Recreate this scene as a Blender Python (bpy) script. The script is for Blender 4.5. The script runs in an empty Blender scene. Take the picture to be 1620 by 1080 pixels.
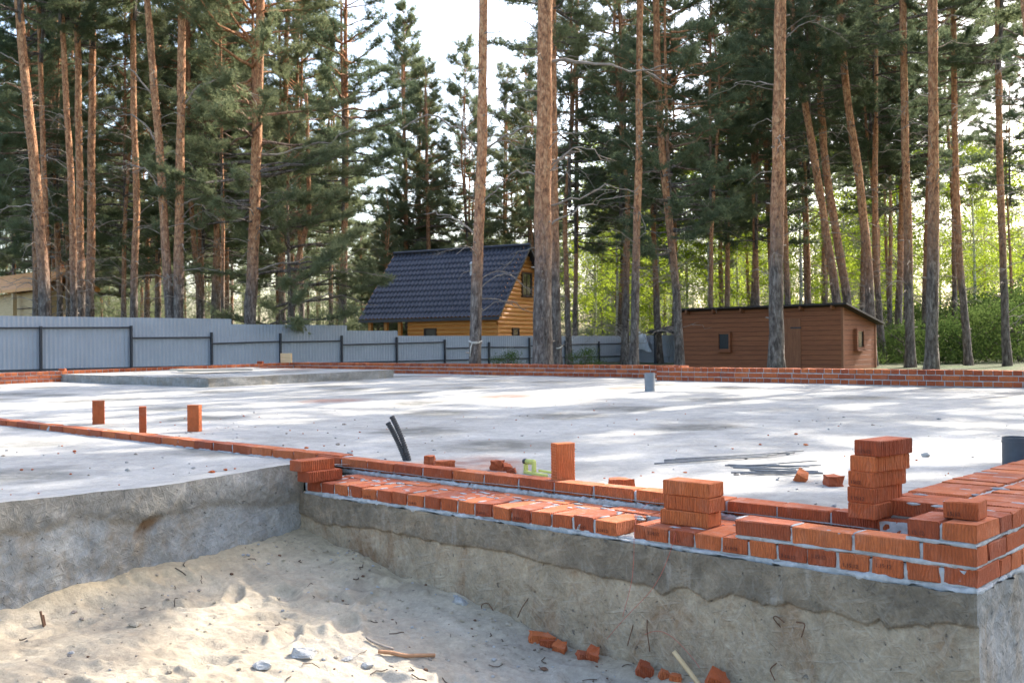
import bpy, bmesh, math, random
import numpy as np
from mathutils import Vector, Matrix

S = bpy.context.scene
COL = S.collection
rnd = random.Random(7)
rng = np.random.default_rng(7)
R = math.radians

# ------------------------------------------------------------------ camera
F_PX, YAW, PITCH, ROLL = 1639.08, 0.7447, 0.0032, -0.009
CC = np.array([1.2936, -3.8388, 0.8219])
_r = np.array([math.cos(YAW), math.sin(YAW), 0])
FW = np.array([-math.sin(YAW) * math.cos(PITCH), math.cos(YAW) * math.cos(PITCH), math.sin(PITCH)])
_u = np.cross(_r, FW)
RT = math.cos(ROLL) * _r + math.sin(ROLL) * _u
UP = math.cos(ROLL) * _u - math.sin(ROLL) * _r
cam_d = bpy.data.cameras.new("camera")
cam = bpy.data.objects.new("camera", cam_d); COL.objects.link(cam)
cam_d.sensor_width = 36; cam_d.lens = F_PX / 1620 * 36
cam_d.clip_start = 0.05; cam_d.clip_end = 2000
cam_d.dof.use_dof = True; cam_d.dof.focus_distance = 5.4; cam_d.dof.aperture_fstop = 7.5
M = Matrix(((RT[0], UP[0], -FW[0], CC[0]), (RT[1], UP[1], -FW[1], CC[1]), (RT[2], UP[2], -FW[2], CC[2]), (0, 0, 0, 1)))
cam.matrix_world = M
S.camera = cam

def ray(u, v): return FW + RT * (u - 810) / F_PX - UP * (v - 540) / F_PX
def at_z(u, v, z): d = ray(u, v); return CC + d * (z - CC[2]) / d[2]
def at_d(u, v, D): return CC + D * ray(u, v)
def on_x(u, v, x): d = ray(u, v); return CC + d * (x - CC[0]) / d[0]
def on_y(u, v, y): d = ray(u, v); return CC + d * (y - CC[1]) / d[1]
SLAB_Z, SLAB_K = 0.03, 0.0118
def slab_z(y): return SLAB_Z + SLAB_K * y
def on_slab(u, v):
    d = ray(u, v); t = (SLAB_Z + SLAB_K * CC[1] - CC[2]) / (d[2] - SLAB_K * d[1]); return CC + d * t

# ------------------------------------------------------------------ world, sun, exposure
SUN_AZ, SUN_EL = R(5), R(37)          # azimuth from +Y towards +X
W = bpy.data.worlds.new("World"); S.world = W; W.use_nodes = True
wn = W.node_tree.nodes; wl = W.node_tree.links
sky = wn.new("ShaderNodeTexSky"); sky.sky_type = 'NISHITA'; sky.sun_disc = False
sky.sun_elevation = SUN_EL; sky.sun_rotation = SUN_AZ
sky.air_density = 1.0; sky.dust_density = 3.2; sky.ozone_density = 1.0
wl.new(sky.outputs[0], wn["Background"].inputs[0]); wn["Background"].inputs[1].default_value = 0.15
sd = bpy.data.lights.new("sun", 'SUN'); sd.energy = 2.85; sd.angle = R(0.53); sd.color = (1.0, 0.94, 0.84)
so = bpy.data.objects.new("sun", sd); COL.objects.link(so)
sdir = Vector((math.sin(SUN_AZ) * math.cos(SUN_EL), math.cos(SUN_AZ) * math.cos(SUN_EL), math.sin(SUN_EL)))
so.rotation_euler = sdir.to_track_quat('Z', 'Y').to_euler()
S.view_settings.view_transform = 'Standard'; S.view_settings.look = 'None'
S.view_settings.exposure = 1.98; S.view_settings.gamma = 1.0
S.render.engine = 'CYCLES'
S.cycles.max_bounces = 8; S.cycles.diffuse_bounces = 5; S.cycles.transmission_bounces = 4
S.cycles.sample_clamp_indirect = 6

# ------------------------------------------------------------------ node helpers
class NT:
    def __init__(s, name):
        s.m = bpy.data.materials.new(name); s.m.use_nodes = True
        s.t = s.m.node_tree; s.n = s.t.nodes; s.l = s.t.links
        s.b = s.n["Principled BSDF"]
        s.out = s.n["Material Output"]
    def put(s, inp, v):
        if isinstance(v, bpy.types.NodeSocket): s.l.new(v, inp)
        elif isinstance(v, (tuple, list)) and len(v) == 3 and inp.type == 'RGBA': inp.default_value = (*v, 1)
        else: inp.default_value = v
    def coord(s, kind="Object"): return s.n.new("ShaderNodeTexCoord").outputs[kind]
    def pos(s): return s.n.new("ShaderNodeNewGeometry").outputs["Position"]
    def mapping(s, v, scale=(1, 1, 1), rot=(0, 0, 0), loc=(0, 0, 0)):
        n = s.n.new("ShaderNodeMapping"); s.l.new(v, n.inputs[0])
        n.inputs["Scale"].default_value = scale; n.inputs["Rotation"].default_value = rot; n.inputs["Location"].default_value = loc
        return n.outputs[0]
    def tmap(s, v, scale, ang, loc=(0, 0, 0)):
        o = s.mapping(v, tuple(1 / q for q in scale), (0, 0, R(ang)), loc); s.n[-1].vector_type = 'TEXTURE'; return o
    def noise(s, v, scale, detail=4, rough=.55, dist=0.0, col=False):
        n = s.n.new("ShaderNodeTexNoise"); s.put(n.inputs["Vector"], v)
        n.inputs["Scale"].default_value = scale; n.inputs["Detail"].default_value = detail
        n.inputs["Roughness"].default_value = rough; n.inputs["Distortion"].default_value = dist
        return n.outputs["Color" if col else "Fac"]
    def voro(s, v, scale, feat='F1', out="Distance", rand=1.0, two=False):
        n = s.n.new("ShaderNodeTexVoronoi"); s.put(n.inputs["Vector"], v); n.feature = feat
        if feat == 'F1' and two: n.voronoi_dimensions = '2D'
        n.inputs["Scale"].default_value = scale
        if "Randomness" in n.inputs: n.inputs["Randomness"].default_value = rand
        return n.outputs[out]
    def ramp(s, f, *stops):
        n = s.n.new("ShaderNodeValToRGB"); s.l.new(f, n.inputs[0]); e = n.color_ramp.elements
        while len(e) < len(stops): e.new(.5)
        for i, (p, c) in enumerate(stops):
            e[i].position = p; e[i].color = (c, c, c, 1) if isinstance(c, (int, float)) else (*c, 1)
        return n.outputs[0]
    def mix(s, f, a, b, mode='MIX'):
        n = s.n.new("ShaderNodeMix"); n.data_type = 'RGBA'; n.blend_type = mode
        s.put(n.inputs[0], f); s.put(n.inputs[6], a); s.put(n.inputs[7], b); return n.outputs[2]
    def math(s, op, a, b=0.0, clamp=False):
        n = s.n.new("ShaderNodeMath"); n.operation = op; n.use_clamp = clamp
        s.put(n.inputs[0], a); s.put(n.inputs[1], b); return n.outputs[0]
    def sep(s, v):
        n = s.n.new("ShaderNodeSeparateXYZ"); s.l.new(v, n.inputs[0]); return n.outputs
    def comb(s, x, y, z):
        n = s.n.new("ShaderNodeCombineXYZ"); s.put(n.inputs[0], x); s.put(n.inputs[1], y); s.put(n.inputs[2], z); return n.outputs[0]
    def attr(s, name):
        n = s.n.new("ShaderNodeAttribute"); n.attribute_name = name; return n.outputs["Fac"]
    def obj_rand(s): return s.n.new("ShaderNodeObjectInfo").outputs["Random"]
    def island(s): return s.n.new("ShaderNodeNewGeometry").outputs["Random Per Island"]
    def bump(s, h, strength=.5, dist=.01, prev=None):
        n = s.n.new("ShaderNodeBump"); s.l.new(h, n.inputs["Height"])
        n.inputs["Strength"].default_value = strength; n.inputs["Distance"].default_value = dist
        if prev is not None: s.l.new(prev, n.inputs["Normal"])
        return n.outputs[0]
    def set(s, **k):
        for a, v in k.items(): s.put(s.b.inputs[a.replace("_", " ")], v)
        return s.m

# ------------------------------------------------------------------ materials
def make_brick(name, tint=(1, 1, 1), ribbed=True, smear=.35):
    t = NT(name); P = t.pos(); geo = t.n.new("ShaderNodeNewGeometry")
    x, y, z = t.sep(P)
    rv = t.math('FRACT', t.math('ADD', t.island(), t.obj_rand()))
    a = [tuple(c * k for c, k in zip(q, tint)) for q in ((.30, .058, .018), (.42, .092, .024), (.53, .138, .038))]
    col = t.ramp(rv, (0, a[0]), (.5, a[1]), (1, a[2]))
    n1 = t.noise(P, 38, 5, .65); col = t.mix(.55, col, t.ramp(n1, (.3, .42), (.7, .6)), 'OVERLAY')
    n2 = t.noise(P, 7, 3); col = t.mix(.5, col, t.ramp(n2, (.35, .4), (.65, .62)), 'OVERLAY')
    spots = t.ramp(t.noise(P, 120, 2, .7), (.66, 0), (.72, 1))
    col = t.mix(t.math('MULTIPLY', spots, .45), col, (.16, .035, .015))
    dust = t.ramp(t.noise(P, 6.5, 7, .75, .7), (.50, 0), (.76, .26))
    col = t.mix(dust, col, (.47, .30, .22))
    nz = t.sep(geo.outputs["Normal"])[2]
    topm = t.ramp(nz, (.55, 0), (.8, 1))
    sm = t.math('MULTIPLY', t.ramp(t.noise(P, 17, 6, .75, .8), (.50, 0), (.82, 1)), smear * 1.4)
    col = t.mix(t.math('MULTIPLY', sm, t.math('ADD', t.math('MULTIPLY', topm, .97), .03)), col, (.50, .42, .38))
    # vertical grooves of the drawn clay, wandering
    s = t.math('ADD', x, y)
    w = t.n.new("ShaderNodeTexWave"); w.wave_type = 'BANDS'; w.bands_direction = 'X'; w.wave_profile = 'SIN'
    t.l.new(t.comb(s, t.math('MULTIPLY', t.island(), 31.0), t.math('MULTIPLY', z, .55)), w.inputs[0])
    w.inputs["Scale"].default_value = 26; w.inputs["Distortion"].default_value = 9.5; w.inputs["Detail"].default_value = 3
    w.inputs["Detail Scale"].default_value = .9
    side = t.math('SUBTRACT', 1.0, t.math('ABSOLUTE', nz), True)
    groove = t.math('MULTIPLY', t.ramp(w.outputs[1], (.0, 1), (.45, 0)), t.math('SUBTRACT', 1.0, t.math('ABSOLUTE', nz), True))
    col = t.mix(t.math('MULTIPLY', groove, .30 if ribbed else .15), col, (.15, .03, .012))
    t.set(Base_Color=col, Roughness=.9)
    h = t.math('MULTIPLY', w.outputs[1], t.math('MULTIPLY', side, 1.0 if ribbed else .3))
    h2 = t.math('ADD', h, t.math('MULTIPLY', t.noise(P, 190, 3, .7), .8))
    t.set(Normal=t.bump(h2, .95, .006))
    return t.m
M_BRICK = make_brick("fired_clay_brick")
M_BRICKL = make_brick("loose_clay_brick", (1.05, 1.05, 1.0), smear=.12)

def make_mortar():
    t = NT("cement_mortar"); P = t.pos()
    c = t.ramp(t.noise(P, 22, 6, .65), (.3, (.30, .30, .29)), (.55, (.42, .42, .41)), (.75, (.56, .56, .55)))
    t.set(Base_Color=c, Roughness=.95, Normal=t.bump(t.noise(P, 90, 5, .7), .8, .006)); return t.m
M_MORTAR = make_mortar()

def make_slab():
    t = NT("slab_concrete"); P = t.pos()
    c = t.ramp(t.noise(P, .9, 6, .6), (.3, (.30, .282, .25)), (.5, (.40, .38, .345)), (.72, (.475, .455, .415)))
    c = t.mix(.6, c, t.ramp(t.noise(P, 5, 8, .72, .6), (.3, .3), (.7, .7)), 'OVERLAY')
    c = t.mix(.5, c, t.ramp(t.noise(P, 34, 5, .8), (.3, .32), (.7, .68)), 'OVERLAY')
    wob = t.noise(P, 3.2, 3, .5, col=True)
    dist = t.n.new("ShaderNodeVectorMath"); dist.operation = 'MULTIPLY_ADD'
    t.l.new(wob, dist.inputs[0]); dist.inputs[1].default_value = (.35, .35, 0); t.l.new(P, dist.inputs[2])
    v = t.voro(t.mapping(dist.outputs[0], (1, 1, .0)), .62, 'F1', two=True)
    pick = t.voro(t.mapping(dist.outputs[0], (1, 1, .0)), .62, 'F1', "Color", two=True)
    pr = t.sep(pick)[0]
    spot = t.math('MULTIPLY', t.ramp(v, (.16, 1), (.36, 0)), t.ramp(pr, (.36, 0), (.44, 1)))
    spot = t.math('MULTIPLY', spot, t.ramp(t.noise(P, 6, 4, .6), (.3, .35), (.6, 1)))
    c = t.mix(t.math('MULTIPLY', spot, .88), c, t.mix(t.math('GREATER_THAN', pr, .86), (.12, .115, .095), (.27, .12, .08)))
    streak = t.ramp(t.noise(t.mapping(P, (.35, 1.3, 1), (0, 0, R(12))), 1.6, 5, .6, .5), (.56, 0), (.75, 1))
    c = t.mix(t.math('MULTIPLY', streak, .30), c, (.27, .27, .26))
    grit = t.ramp(t.noise(P, 55, 3, .8), (.69, 0), (.76, 1))
    c = t.mix(t.math('MULTIPLY', grit, .6), c, (.16, .15, .14))
    t.set(Base_Color=c, Roughness=.82, Normal=t.bump(t.noise(P, 22, 8, .75), .8, .016)); return t.m
M_SLAB = make_slab()

def make_face(name, up1, up2, lo1, lo2, brown):
    t = NT(name); P = t.pos(); x, y, z = t.sep(P)
    Q = t.comb(t.math('ADD', x, y), z, 0.0)
    strands = None
    for k, (ang, sx, sy) in enumerate(((14, 7, 44), (-36, 8, 52), (62, 7, 48), (-70, 9, 56))):
        n = t.noise(t.tmap(Q, (sx, sy, 1), ang, (k * 3.7, k, 0)), 1.0, 3, .55, .5)
        r = t.ramp(n, (.52, 0), (.68, 1))
        strands = r if strands is None else t.math('MAXIMUM', strands, r)
    up = t.ramp(t.noise(Q, 4.5, 6, .65, .6), (.3, up1), (.7, up2))
    up = t.mix(t.math('MULTIPLY', t.ramp(t.noise(t.mapping(Q, (9, 1.2, 1)), 1.6, 4, .6), (.58, 0), (.74, 1)), .5), up, (.42, .40, .36))
    lo = t.ramp(t.noise(Q, 3.2, 6, .65, .4), (.3, lo1), (.72, lo2))
    stain = t.ramp(t.noise(t.mapping(Q, (1.7, .7, 1)), 2.0, 6, .7, .8), (.50, 0), (.68, 1))
    lo = t.mix(t.math('MULTIPLY', stain, .75), lo, brown)
    runs = t.math('MULTIPLY', t.ramp(t.noise(t.mapping(Q, (11, .5, 1)), 1.5, 4, .6, .3), (.62, 0), (.74, 1)), .5)
    lo = t.mix(runs, lo, brown)
    lay = t.math('MULTIPLY', t.attr("layer"), t.ramp(t.noise(Q, 2.6, 5, .7, .8), (.34, .35), (.52, 1)))
    c = t.mix(lay, lo, up)
    c = t.mix(t.math('MULTIPLY', strands, t.math('ADD', .17, t.math('MULTIPLY', lay, -.10))), c, (.52, .48, .41))
    c = t.mix(.5, c, t.ramp(t.noise(Q, 60, 5, .75), (.3, .30), (.7, .68)), 'OVERLAY')
    c = t.mix(.55, c, t.ramp(t.noise(Q, 8, 8, .72, 1.2), (.32, .28), (.68, .70)), 'OVERLAY')
    pit = t.ramp(t.noise(Q, 26, 3, .6), (.29, 1), (.34, 0))
    c = t.mix(t.math('MULTIPLY', pit, .7), c, (.10, .09, .08))
    c = t.mix(t.math('MULTIPLY', t.attr("hole"), .85), c, (.16, .085, .035))
    h = t.math('ADD', t.math('MULTIPLY', strands, .40), t.math('ADD', t.noise(Q, 28, 6, .7), t.math('MULTIPLY', pit, -1.0)))
    t.set(Base_Color=c, Roughness=.93, Normal=t.bump(h, 1.0, .008)); return t.m
M_FACE = make_face("front_face_concrete", (.105, .082, .054), (.23, .188, .134), (.25, .195, .125), (.42, .338, .232), (.19, .095, .036))
M_FACEL = make_face("side_face_concrete", (.125, .112, .090), (.25, .228, .19), (.22, .212, .195), (.37, .36, .335), (.27, .195, .115))

def make_sand():
    t = NT("construction_sand"); P = t.pos(); x, y, z = t.sep(P)
    c = t.ramp(t.noise(P, 2.2, 6, .62, .3), (.3, (.34, .275, .195)), (.52, (.455, .375, .265)), (.75, (.54, .455, .34)))
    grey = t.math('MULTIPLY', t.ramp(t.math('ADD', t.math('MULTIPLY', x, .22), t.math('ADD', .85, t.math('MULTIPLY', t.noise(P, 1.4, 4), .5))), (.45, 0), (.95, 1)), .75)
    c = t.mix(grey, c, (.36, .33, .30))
    yel = t.ramp(t.attr("heap"), (.2, 0), (.7, 1))
    c = t.mix(t.math('MULTIPLY', yel, .6), c, (.52, .40, .24))
    c = t.mix(.45, c, t.ramp(t.noise(P, 4.5, 7, .72, .6), (.32, .3), (.68, .68)), 'OVERLAY')
    c = t.mix(.5, c, t.ramp(t.noise(P, 26, 6, .75), (.3, .3), (.7, .68)), 'OVERLAY')
    sp = t.math('MULTIPLY', t.ramp(t.noise(P, 70, 2, .8), (.64, 0), (.72, 1)), t.ramp(t.noise(P, 5, 3), (.45, .15), (.62, 1)))
    c = t.mix(t.math('MULTIPLY', sp, .6), c, (.13, .10, .075))
    h = t.math('ADD', t.noise(P, 40, 6, .75), t.math('MULTIPLY', t.noise(P, 130, 3, .8), .5))
    t.set(Base_Color=c, Roughness=.97, Normal=t.bump(h, .9, .012)); return t.m
M_SAND = make_sand()

def make_ground():
    t = NT("forest_floor"); P = t.pos()
    c = t.ramp(t.noise(P, .5, 6, .6), (.35, (.07, .06, .035)), (.5, (.06, .09, .025)), (.65, (.11, .09, .055)))
    t.set(Base_Color=c, Roughness=1.0, Normal=t.bump(t.noise(P, 6, 6, .7), .8, .08)); return t.m
M_GROUND = make_ground()

def make_bark():
    t = NT("pine_bark"); O = t.coord("Object"); x, y, z = t.sep(O)
    lowc = t.ramp(t.noise(t.mapping(O, (5, 5, 1.6)), 2.6, 6, .7, .4), (.36, (.045, .034, .028)), (.5, (.15, .122, .102)), (.64, (.30, .255, .215)))
    upc = t.ramp(t.noise(t.mapping(O, (4, 4, 2.2)), 3.0, 6, .7, .6), (.34, (.15, .060, .028)), (.48, (.50, .225, .105)), (.62, (.66, .37, .19)))
    f = t.ramp(t.math('ADD', t.math('MULTIPLY', z, .1), t.math('MULTIPLY', t.noise(t.mapping(O, (2, 2, .5)), 1.2, 3), .35)), (.38, 0), (.68, 1))
    c = t.mix(f, lowc, upc)
    c = t.mix(.35, c, t.ramp(t.obj_rand(), (0, .38), (1, .6)), 'OVERLAY')
    plate = t.ramp(t.voro(t.mapping(O, (8, 8, 2.4)), 1.5, 'DISTANCE_TO_EDGE'), (.02, 1), (.10, 0))
    c = t.mix(t.math('MULTIPLY', plate, .38), c, (.06, .035, .024))
    ring = t.ramp(t.noise(t.mapping(O, (.4, .4, 3.0)), 1.5, 4, .6, .5), (.63, 0), (.72, 1))
    c = t.mix(t.math('MULTIPLY', ring, .55), c, (.06, .04, .03))
    h = t.voro(t.mapping(O, (9, 9, 3)), 1.6, 'DISTANCE_TO_EDGE')
    h2 = t.math('ADD', t.math('MULTIPLY', h, 1.2), t.noise(t.mapping(O, (6, 6, 3)), 4, 6, .75))
    t.set(Base_Color=c, Roughness=.95, Normal=t.bump(h2, 1.0, .03)); return t.m
M_BARK = make_bark()

def make_deadwood():
    t = NT("grey_branch_wood"); O = t.coord("Object")
    c = t.ramp(t.noise(O, 5, 4, .7), (.3, (.17, .13, .10)), (.7, (.40, .335, .27)))
    t.set(Base_Color=c, Roughness=.95); return t.m
M_DEAD = make_deadwood()

def leafmat(name, c0, c1, c2, trans=.35):
    t = NT(name)
    r = t.math('FRACT', t.math('ADD', t.math('MULTIPLY', t.island(), .55), t.math('MULTIPLY', t.obj_rand(), .45)))
    n = t.noise(t.coord("Object"), 1.1, 3, .6)
    f = t.math('ADD', t.math('MULTIPLY', r, .6), t.math('MULTIPLY', n, .4))
    c = t.ramp(f, (.2, c0), (.5, c1), (.85, c2))
    d = t.n.new("ShaderNodeBsdfDiffuse"); tr = t.n.new("ShaderNodeBsdfTranslucent"); mx = t.n.new("ShaderNodeMixShader")
    t.l.new(c, d.inputs[0]); t.l.new(c, tr.inputs[0]); mx.inputs[0].default_value = trans
    t.l.new(d.outputs[0], mx.inputs[1]); t.l.new(tr.outputs[0], mx.inputs[2]); t.l.new(mx.outputs[0], t.out.inputs[0])
    t.n.remove(t.b); return t.m
M_NEEDLE = leafmat("pine_needles", (.13, .165, .085), (.21, .242, .130), (.31, .32, .18), .5)
M_NEEDLED = leafmat("dark_pine_needles", (.10, .138, .082), (.165, .205, .118), (.235, .265, .15), .5)
M_BIRCHLEAF = leafmat("young_birch_leaves", (.18, .25, .03), (.33, .42, .04), (.48, .54, .08), .6)
M_SHRUB = leafmat("shrub_leaves", (.04, .075, .022), (.085, .13, .035), (.15, .20, .06), .4)

def flat(name, col, rough=.7, metal=0.0, var=.25, scale=8, bump=.0, spec=None):
    t = NT(name); O = t.coord("Object")
    c = t.mix(var, col, t.ramp(t.noise(O, scale, 5, .65), (.3, .25), (.7, .75)), 'OVERLAY')
    t.set(Base_Color=c, Roughness=rough, Metallic=metal)
    if bump: t.set(Normal=t.bump(t.noise(O, scale * 5, 4, .7), .6, bump))
    return t.m
M_FENCE = flat("grey_profiled_steel", (.34, .37, .41), .55, .0, .15, 1.2)
M_POST = flat("dark_steel_post", (.022, .026, .034), .5, .0, .3, 5)
M_PIPE = flat("grey_plastic_pipe", (.16, .18, .20), .5, 0, .3, 9)
M_PIPED = flat("dark_grey_plastic_pipe", (.045, .055, .068), .5, 0, .35, 12)
M_CONDUIT = flat("black_conduit", (.05, .048, .046), .7, 0, .9, 30)
M_STEEL = flat("weathered_rebar", (.17, .175, .18), .55, .35, .5, 20)
M_RUST = flat("rusty_wire", (.13, .065, .035), .85, .1, .5, 20)
M_YEL = flat("yellow_plastic", (.50, .50, .13), .5, 0, .25, 14)
M_BLACK = flat("black_plastic", (.03, .03, .035), .5, 0, .2, 10)
M_TWINE = flat("red_twine", (.45, .10, .07), .8, 0, .2, 30)
M_ROPE = flat("pale_rope", (.62, .58, .50), .9, 0, .2, 30)
M_WHITE = flat("white_painted_metal", (.72, .73, .74), .5, 0, .15, 6)
M_INK = flat("stamped_ink", (.13, .035, .018), .9, 0, .2, 40)
M_GLASSD = flat("dark_window_glass", (.02, .024, .026), .12, 0, .2, 2)
M_LUMP = flat("broken_concrete", (.36, .35, .33), .95, 0, .5, 9, .02)

def make_wood(name, c0, c1, sx=(1.2, 1.2, 14), plank=0.0, rough=.75):
    t = NT(name); O = t.coord("Object"); x, y, z = t.sep(O)
    g = t.noise(t.mapping(O, sx), 2.2, 6, .7, .6)
    c = t.ramp(g, (.3, c0), (.7, c1))
    if plank:
        r = t.n.new("ShaderNodeTexWhiteNoise"); r.noise_dimensions = '1D'
        t.l.new(t.math('FLOOR', t.math('DIVIDE', z, plank)), r.inputs["W"])
        c = t.mix(.3, c, t.ramp(r.outputs[0], (0, .36), (1, .62)), 'OVERLAY')
        fr = t.math('FRACT', t.math('DIVIDE', z, plank))
        groove = t.ramp(t.math('ABSOLUTE', t.math('SUBTRACT', fr, .5)), (.45, 1), (.49, 0))
        t.set(Normal=t.bump(t.math('ADD', groove, t.math('MULTIPLY', g, .25)), .8, .012))
        c = t.mix(t.math('SUBTRACT', 1.0, groove, True), c, (.05, .022, .010))
    t.set(Base_Color=c, Roughness=rough); return t.m
M_SHED = make_wood("brown_stained_boards", (.175, .056, .021), (.31, .108, .040), (1.0, 1.0, 16), .145)
M_SHEDT = make_wood("brown_stained_trim", (.20, .076, .033), (.31, .13, .056), (8, 8, 1.4))
M_LOG = make_wood("orange_varnished_logs", (.62, .23, .05), (.82, .39, .11), (.8, .8, 10), 0, .5)
M_TIMBER = make_wood("fresh_pine_timber", (.50, .34, .17), (.66, .48, .27), (1, 9, 9))
M_BOARDP = make_wood("pale_weathered_board", (.36, .31, .24), (.50, .44, .35), (1, 12, 12))
def make_roof():
    t = NT("navy_metal_tile"); O = t.coord("Object")
    c = t.ramp(t.noise(O, 1.3, 4), (.3, (.035, .040, .060)), (.7, (.055, .060, .085)))
    t.set(Base_Color=c, Roughness=.42); return t.m
M_ROOF = make_roof()

# ------------------------------------------------------------------ mesh helpers
class MB:
    def __init__(s): s.V = []; s.F = []; s.n = 0; s.mi = []
    def add(s, V, F, mi=0):
        V = np.asarray(V, float); s.V.append(V)
        F = [np.asarray(f) + s.n for f in F] if isinstance(F, list) else [np.asarray(F) + s.n]
        for f in F: s.F.append(f); s.mi.append(mi)
        s.n += len(V)
    def mesh(s, name, mats, smooth=False):
        V = np.concatenate(s.V) if s.V else np.zeros((0, 3))
        me = bpy.data.meshes.new(name)
        loops = []; starts = []; tot = 0; mi = []
        for f, m in zip(s.F, s.mi):
            f = f.reshape(-1, f.shape[-1]); k = f.shape[1]
            loops.append(f.ravel()); starts.append(tot + np.arange(len(f)) * k); tot += f.size; mi.append(np.full(len(f), m))
        L = np.concatenate(loops).astype(np.int32); ST = np.concatenate(starts).astype(np.int32)
        me.vertices.add(len(V)); me.vertices.foreach_set("co", V.astype(np.float32).ravel())
        me.loops.add(len(L)); me.loops.foreach_set("vertex_index", L)
        me.polygons.add(len(ST)); me.polygons.foreach_set("loop_start", ST)
        me.update(calc_edges=True)
        for m in (mats if isinstance(mats, (list, tuple)) else [mats]): me.materials.append(m)
        me.polygons.foreach_set("material_index", np.concatenate(mi).astype(np.int32))
        me.polygons.foreach_set("use_smooth", np.full(len(ST), smooth))
        me.update(); return me
    def build(s, name, mats, parent=None, loc=None, smooth=False):
        o = bpy.data.objects.new(name, s.mesh(name, mats, smooth)); COL.objects.link(o)
        if parent is not None: o.parent = parent
        if loc is not None: o.location = Vector(loc)
        return o

def tag(o, label=None, cat=None, group=None, kind=None):
    if label: o["label"] = label
    if cat: o["category"] = cat
    if group: o["group"] = group
    if kind: o["kind"] = kind
    return o
def empty(name, loc, label, cat, group=None, rz=0.0):
    o = bpy.data.objects.new(name, None); COL.objects.link(o)
    o.location = Vector(loc); o.rotation_euler = (0, 0, rz); o.empty_display_size = .2
    return tag(o, label, cat, group)

def chamfer_box(x0, x1, y0, y1, z0, z1, c=.003, jit=0.0):
    """box with chamfered edges: 24 vertices, 26 faces"""
    V = []; idx = {}
    for i, (X, sx) in enumerate(((x0, 1), (x1, -1))):
        for j, (Y, sy) in enumerate(((y0, 1), (y1, -1))):
            for k, (Z, sz) in enumerate(((z0, 1), (z1, -1))):
                for a in range(3):
                    p = [X + sx * c, Y + sy * c, Z + sz * c]; p[a] = (X, Y, Z)[a]
                    idx[i, j, k, a] = len(V); V.append(p)
    V = np.array(V)
    if jit: V += rng.normal(0, jit, V.shape)
    Q = []; T = []
    I = idx
    for s in (0, 1):
        q = [I[s, 0, 0, 0], I[s, 1, 0, 0], I[s, 1, 1, 0], I[s, 0, 1, 0]]; Q.append(q if s else q[::-1])
        q = [I[0, s, 0, 1], I[0, s, 1, 1], I[1, s, 1, 1], I[1, s, 0, 1]]; Q.append(q if s else q[::-1])
        q = [I[0, 0, s, 2], I[1, 0, s, 2], I[1, 1, s, 2], I[0, 1, s, 2]]; Q.append(q if s else q[::-1])
    for a in (0, 1):
        for b in (0, 1):
            f = a ^ b
            q = [I[a, b, 0, 0], I[a, b, 1, 0], I[a, b, 1, 1], I[a, b, 0, 1]]; Q.append(q if not f else q[::-1])
            q = [I[a, 0, b, 0], I[a, 0, b, 2], I[a, 1, b, 2], I[a, 1, b, 0]]; Q.append(q if not f else q[::-1])
            q = [I[0, a, b, 1], I[1, a, b, 1], I[1, a, b, 2], I[0, a, b, 2]]; Q.append(q if not f else q[::-1])
    for a in (0, 1):
        for b in (0, 1):
            for k in (0, 1):
                q = [I[a, b, k, 0], I[a, b, k, 1], I[a, b, k, 2]]; T.append(q if (a + b + k) % 2 else q[::-1])
    return V, [np.array(Q), np.array(T)]

def grid_box(x0, x1, y0, y1, z0, z1, cell=.02, jit=.003, top_jit=None):
    """box whose surface is a fine jittered grid (mortar, rough stuff)"""
    nx, ny, nz = (max(1, int(round((b - a) / cell))) for a, b in ((x0, x1), (y0, y1), (z0, z1)))
    idx = {}; V = []
    def vid(i, j, k):
        key = (i, j, k)
        if key not in idx:
            idx[key] = len(V); V.append((x0 + (x1 - x0) * i / nx, y0 + (y1 - y0) * j / ny, z0 + (z1 - z0) * k / nz))
        return idx[key]
    Q = []
    for i in range(nx):
        for j in range(ny):
            Q.append([vid(i, j, 0), vid(i, j + 1, 0), vid(i + 1, j + 1, 0), vid(i + 1, j, 0)])
            Q.append([vid(i, j, nz), vid(i + 1, j, nz), vid(i + 1, j + 1, nz), vid(i, j + 1, nz)])
    for i in range(nx):
        for k in range(nz):
            Q.append([vid(i, 0, k), vid(i + 1, 0, k), vid(i + 1, 0, k + 1), vid(i, 0, k + 1)])
            Q.append([vid(i, ny, k), vid(i, ny, k + 1), vid(i + 1, ny, k + 1), vid(i + 1, ny, k)])
    for j in range(ny):
        for k in range(nz):
            Q.append([vid(0, j, k), vid(0, j, k + 1), vid(0, j + 1, k + 1), vid(0, j + 1, k)])
            Q.append([vid(nx, j, k), vid(nx, j + 1, k), vid(nx, j + 1, k + 1), vid(nx, j, k + 1)])
    V = np.array(V); V += rng.normal(0, jit, V.shape)
    return V, np.array(Q)

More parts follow.
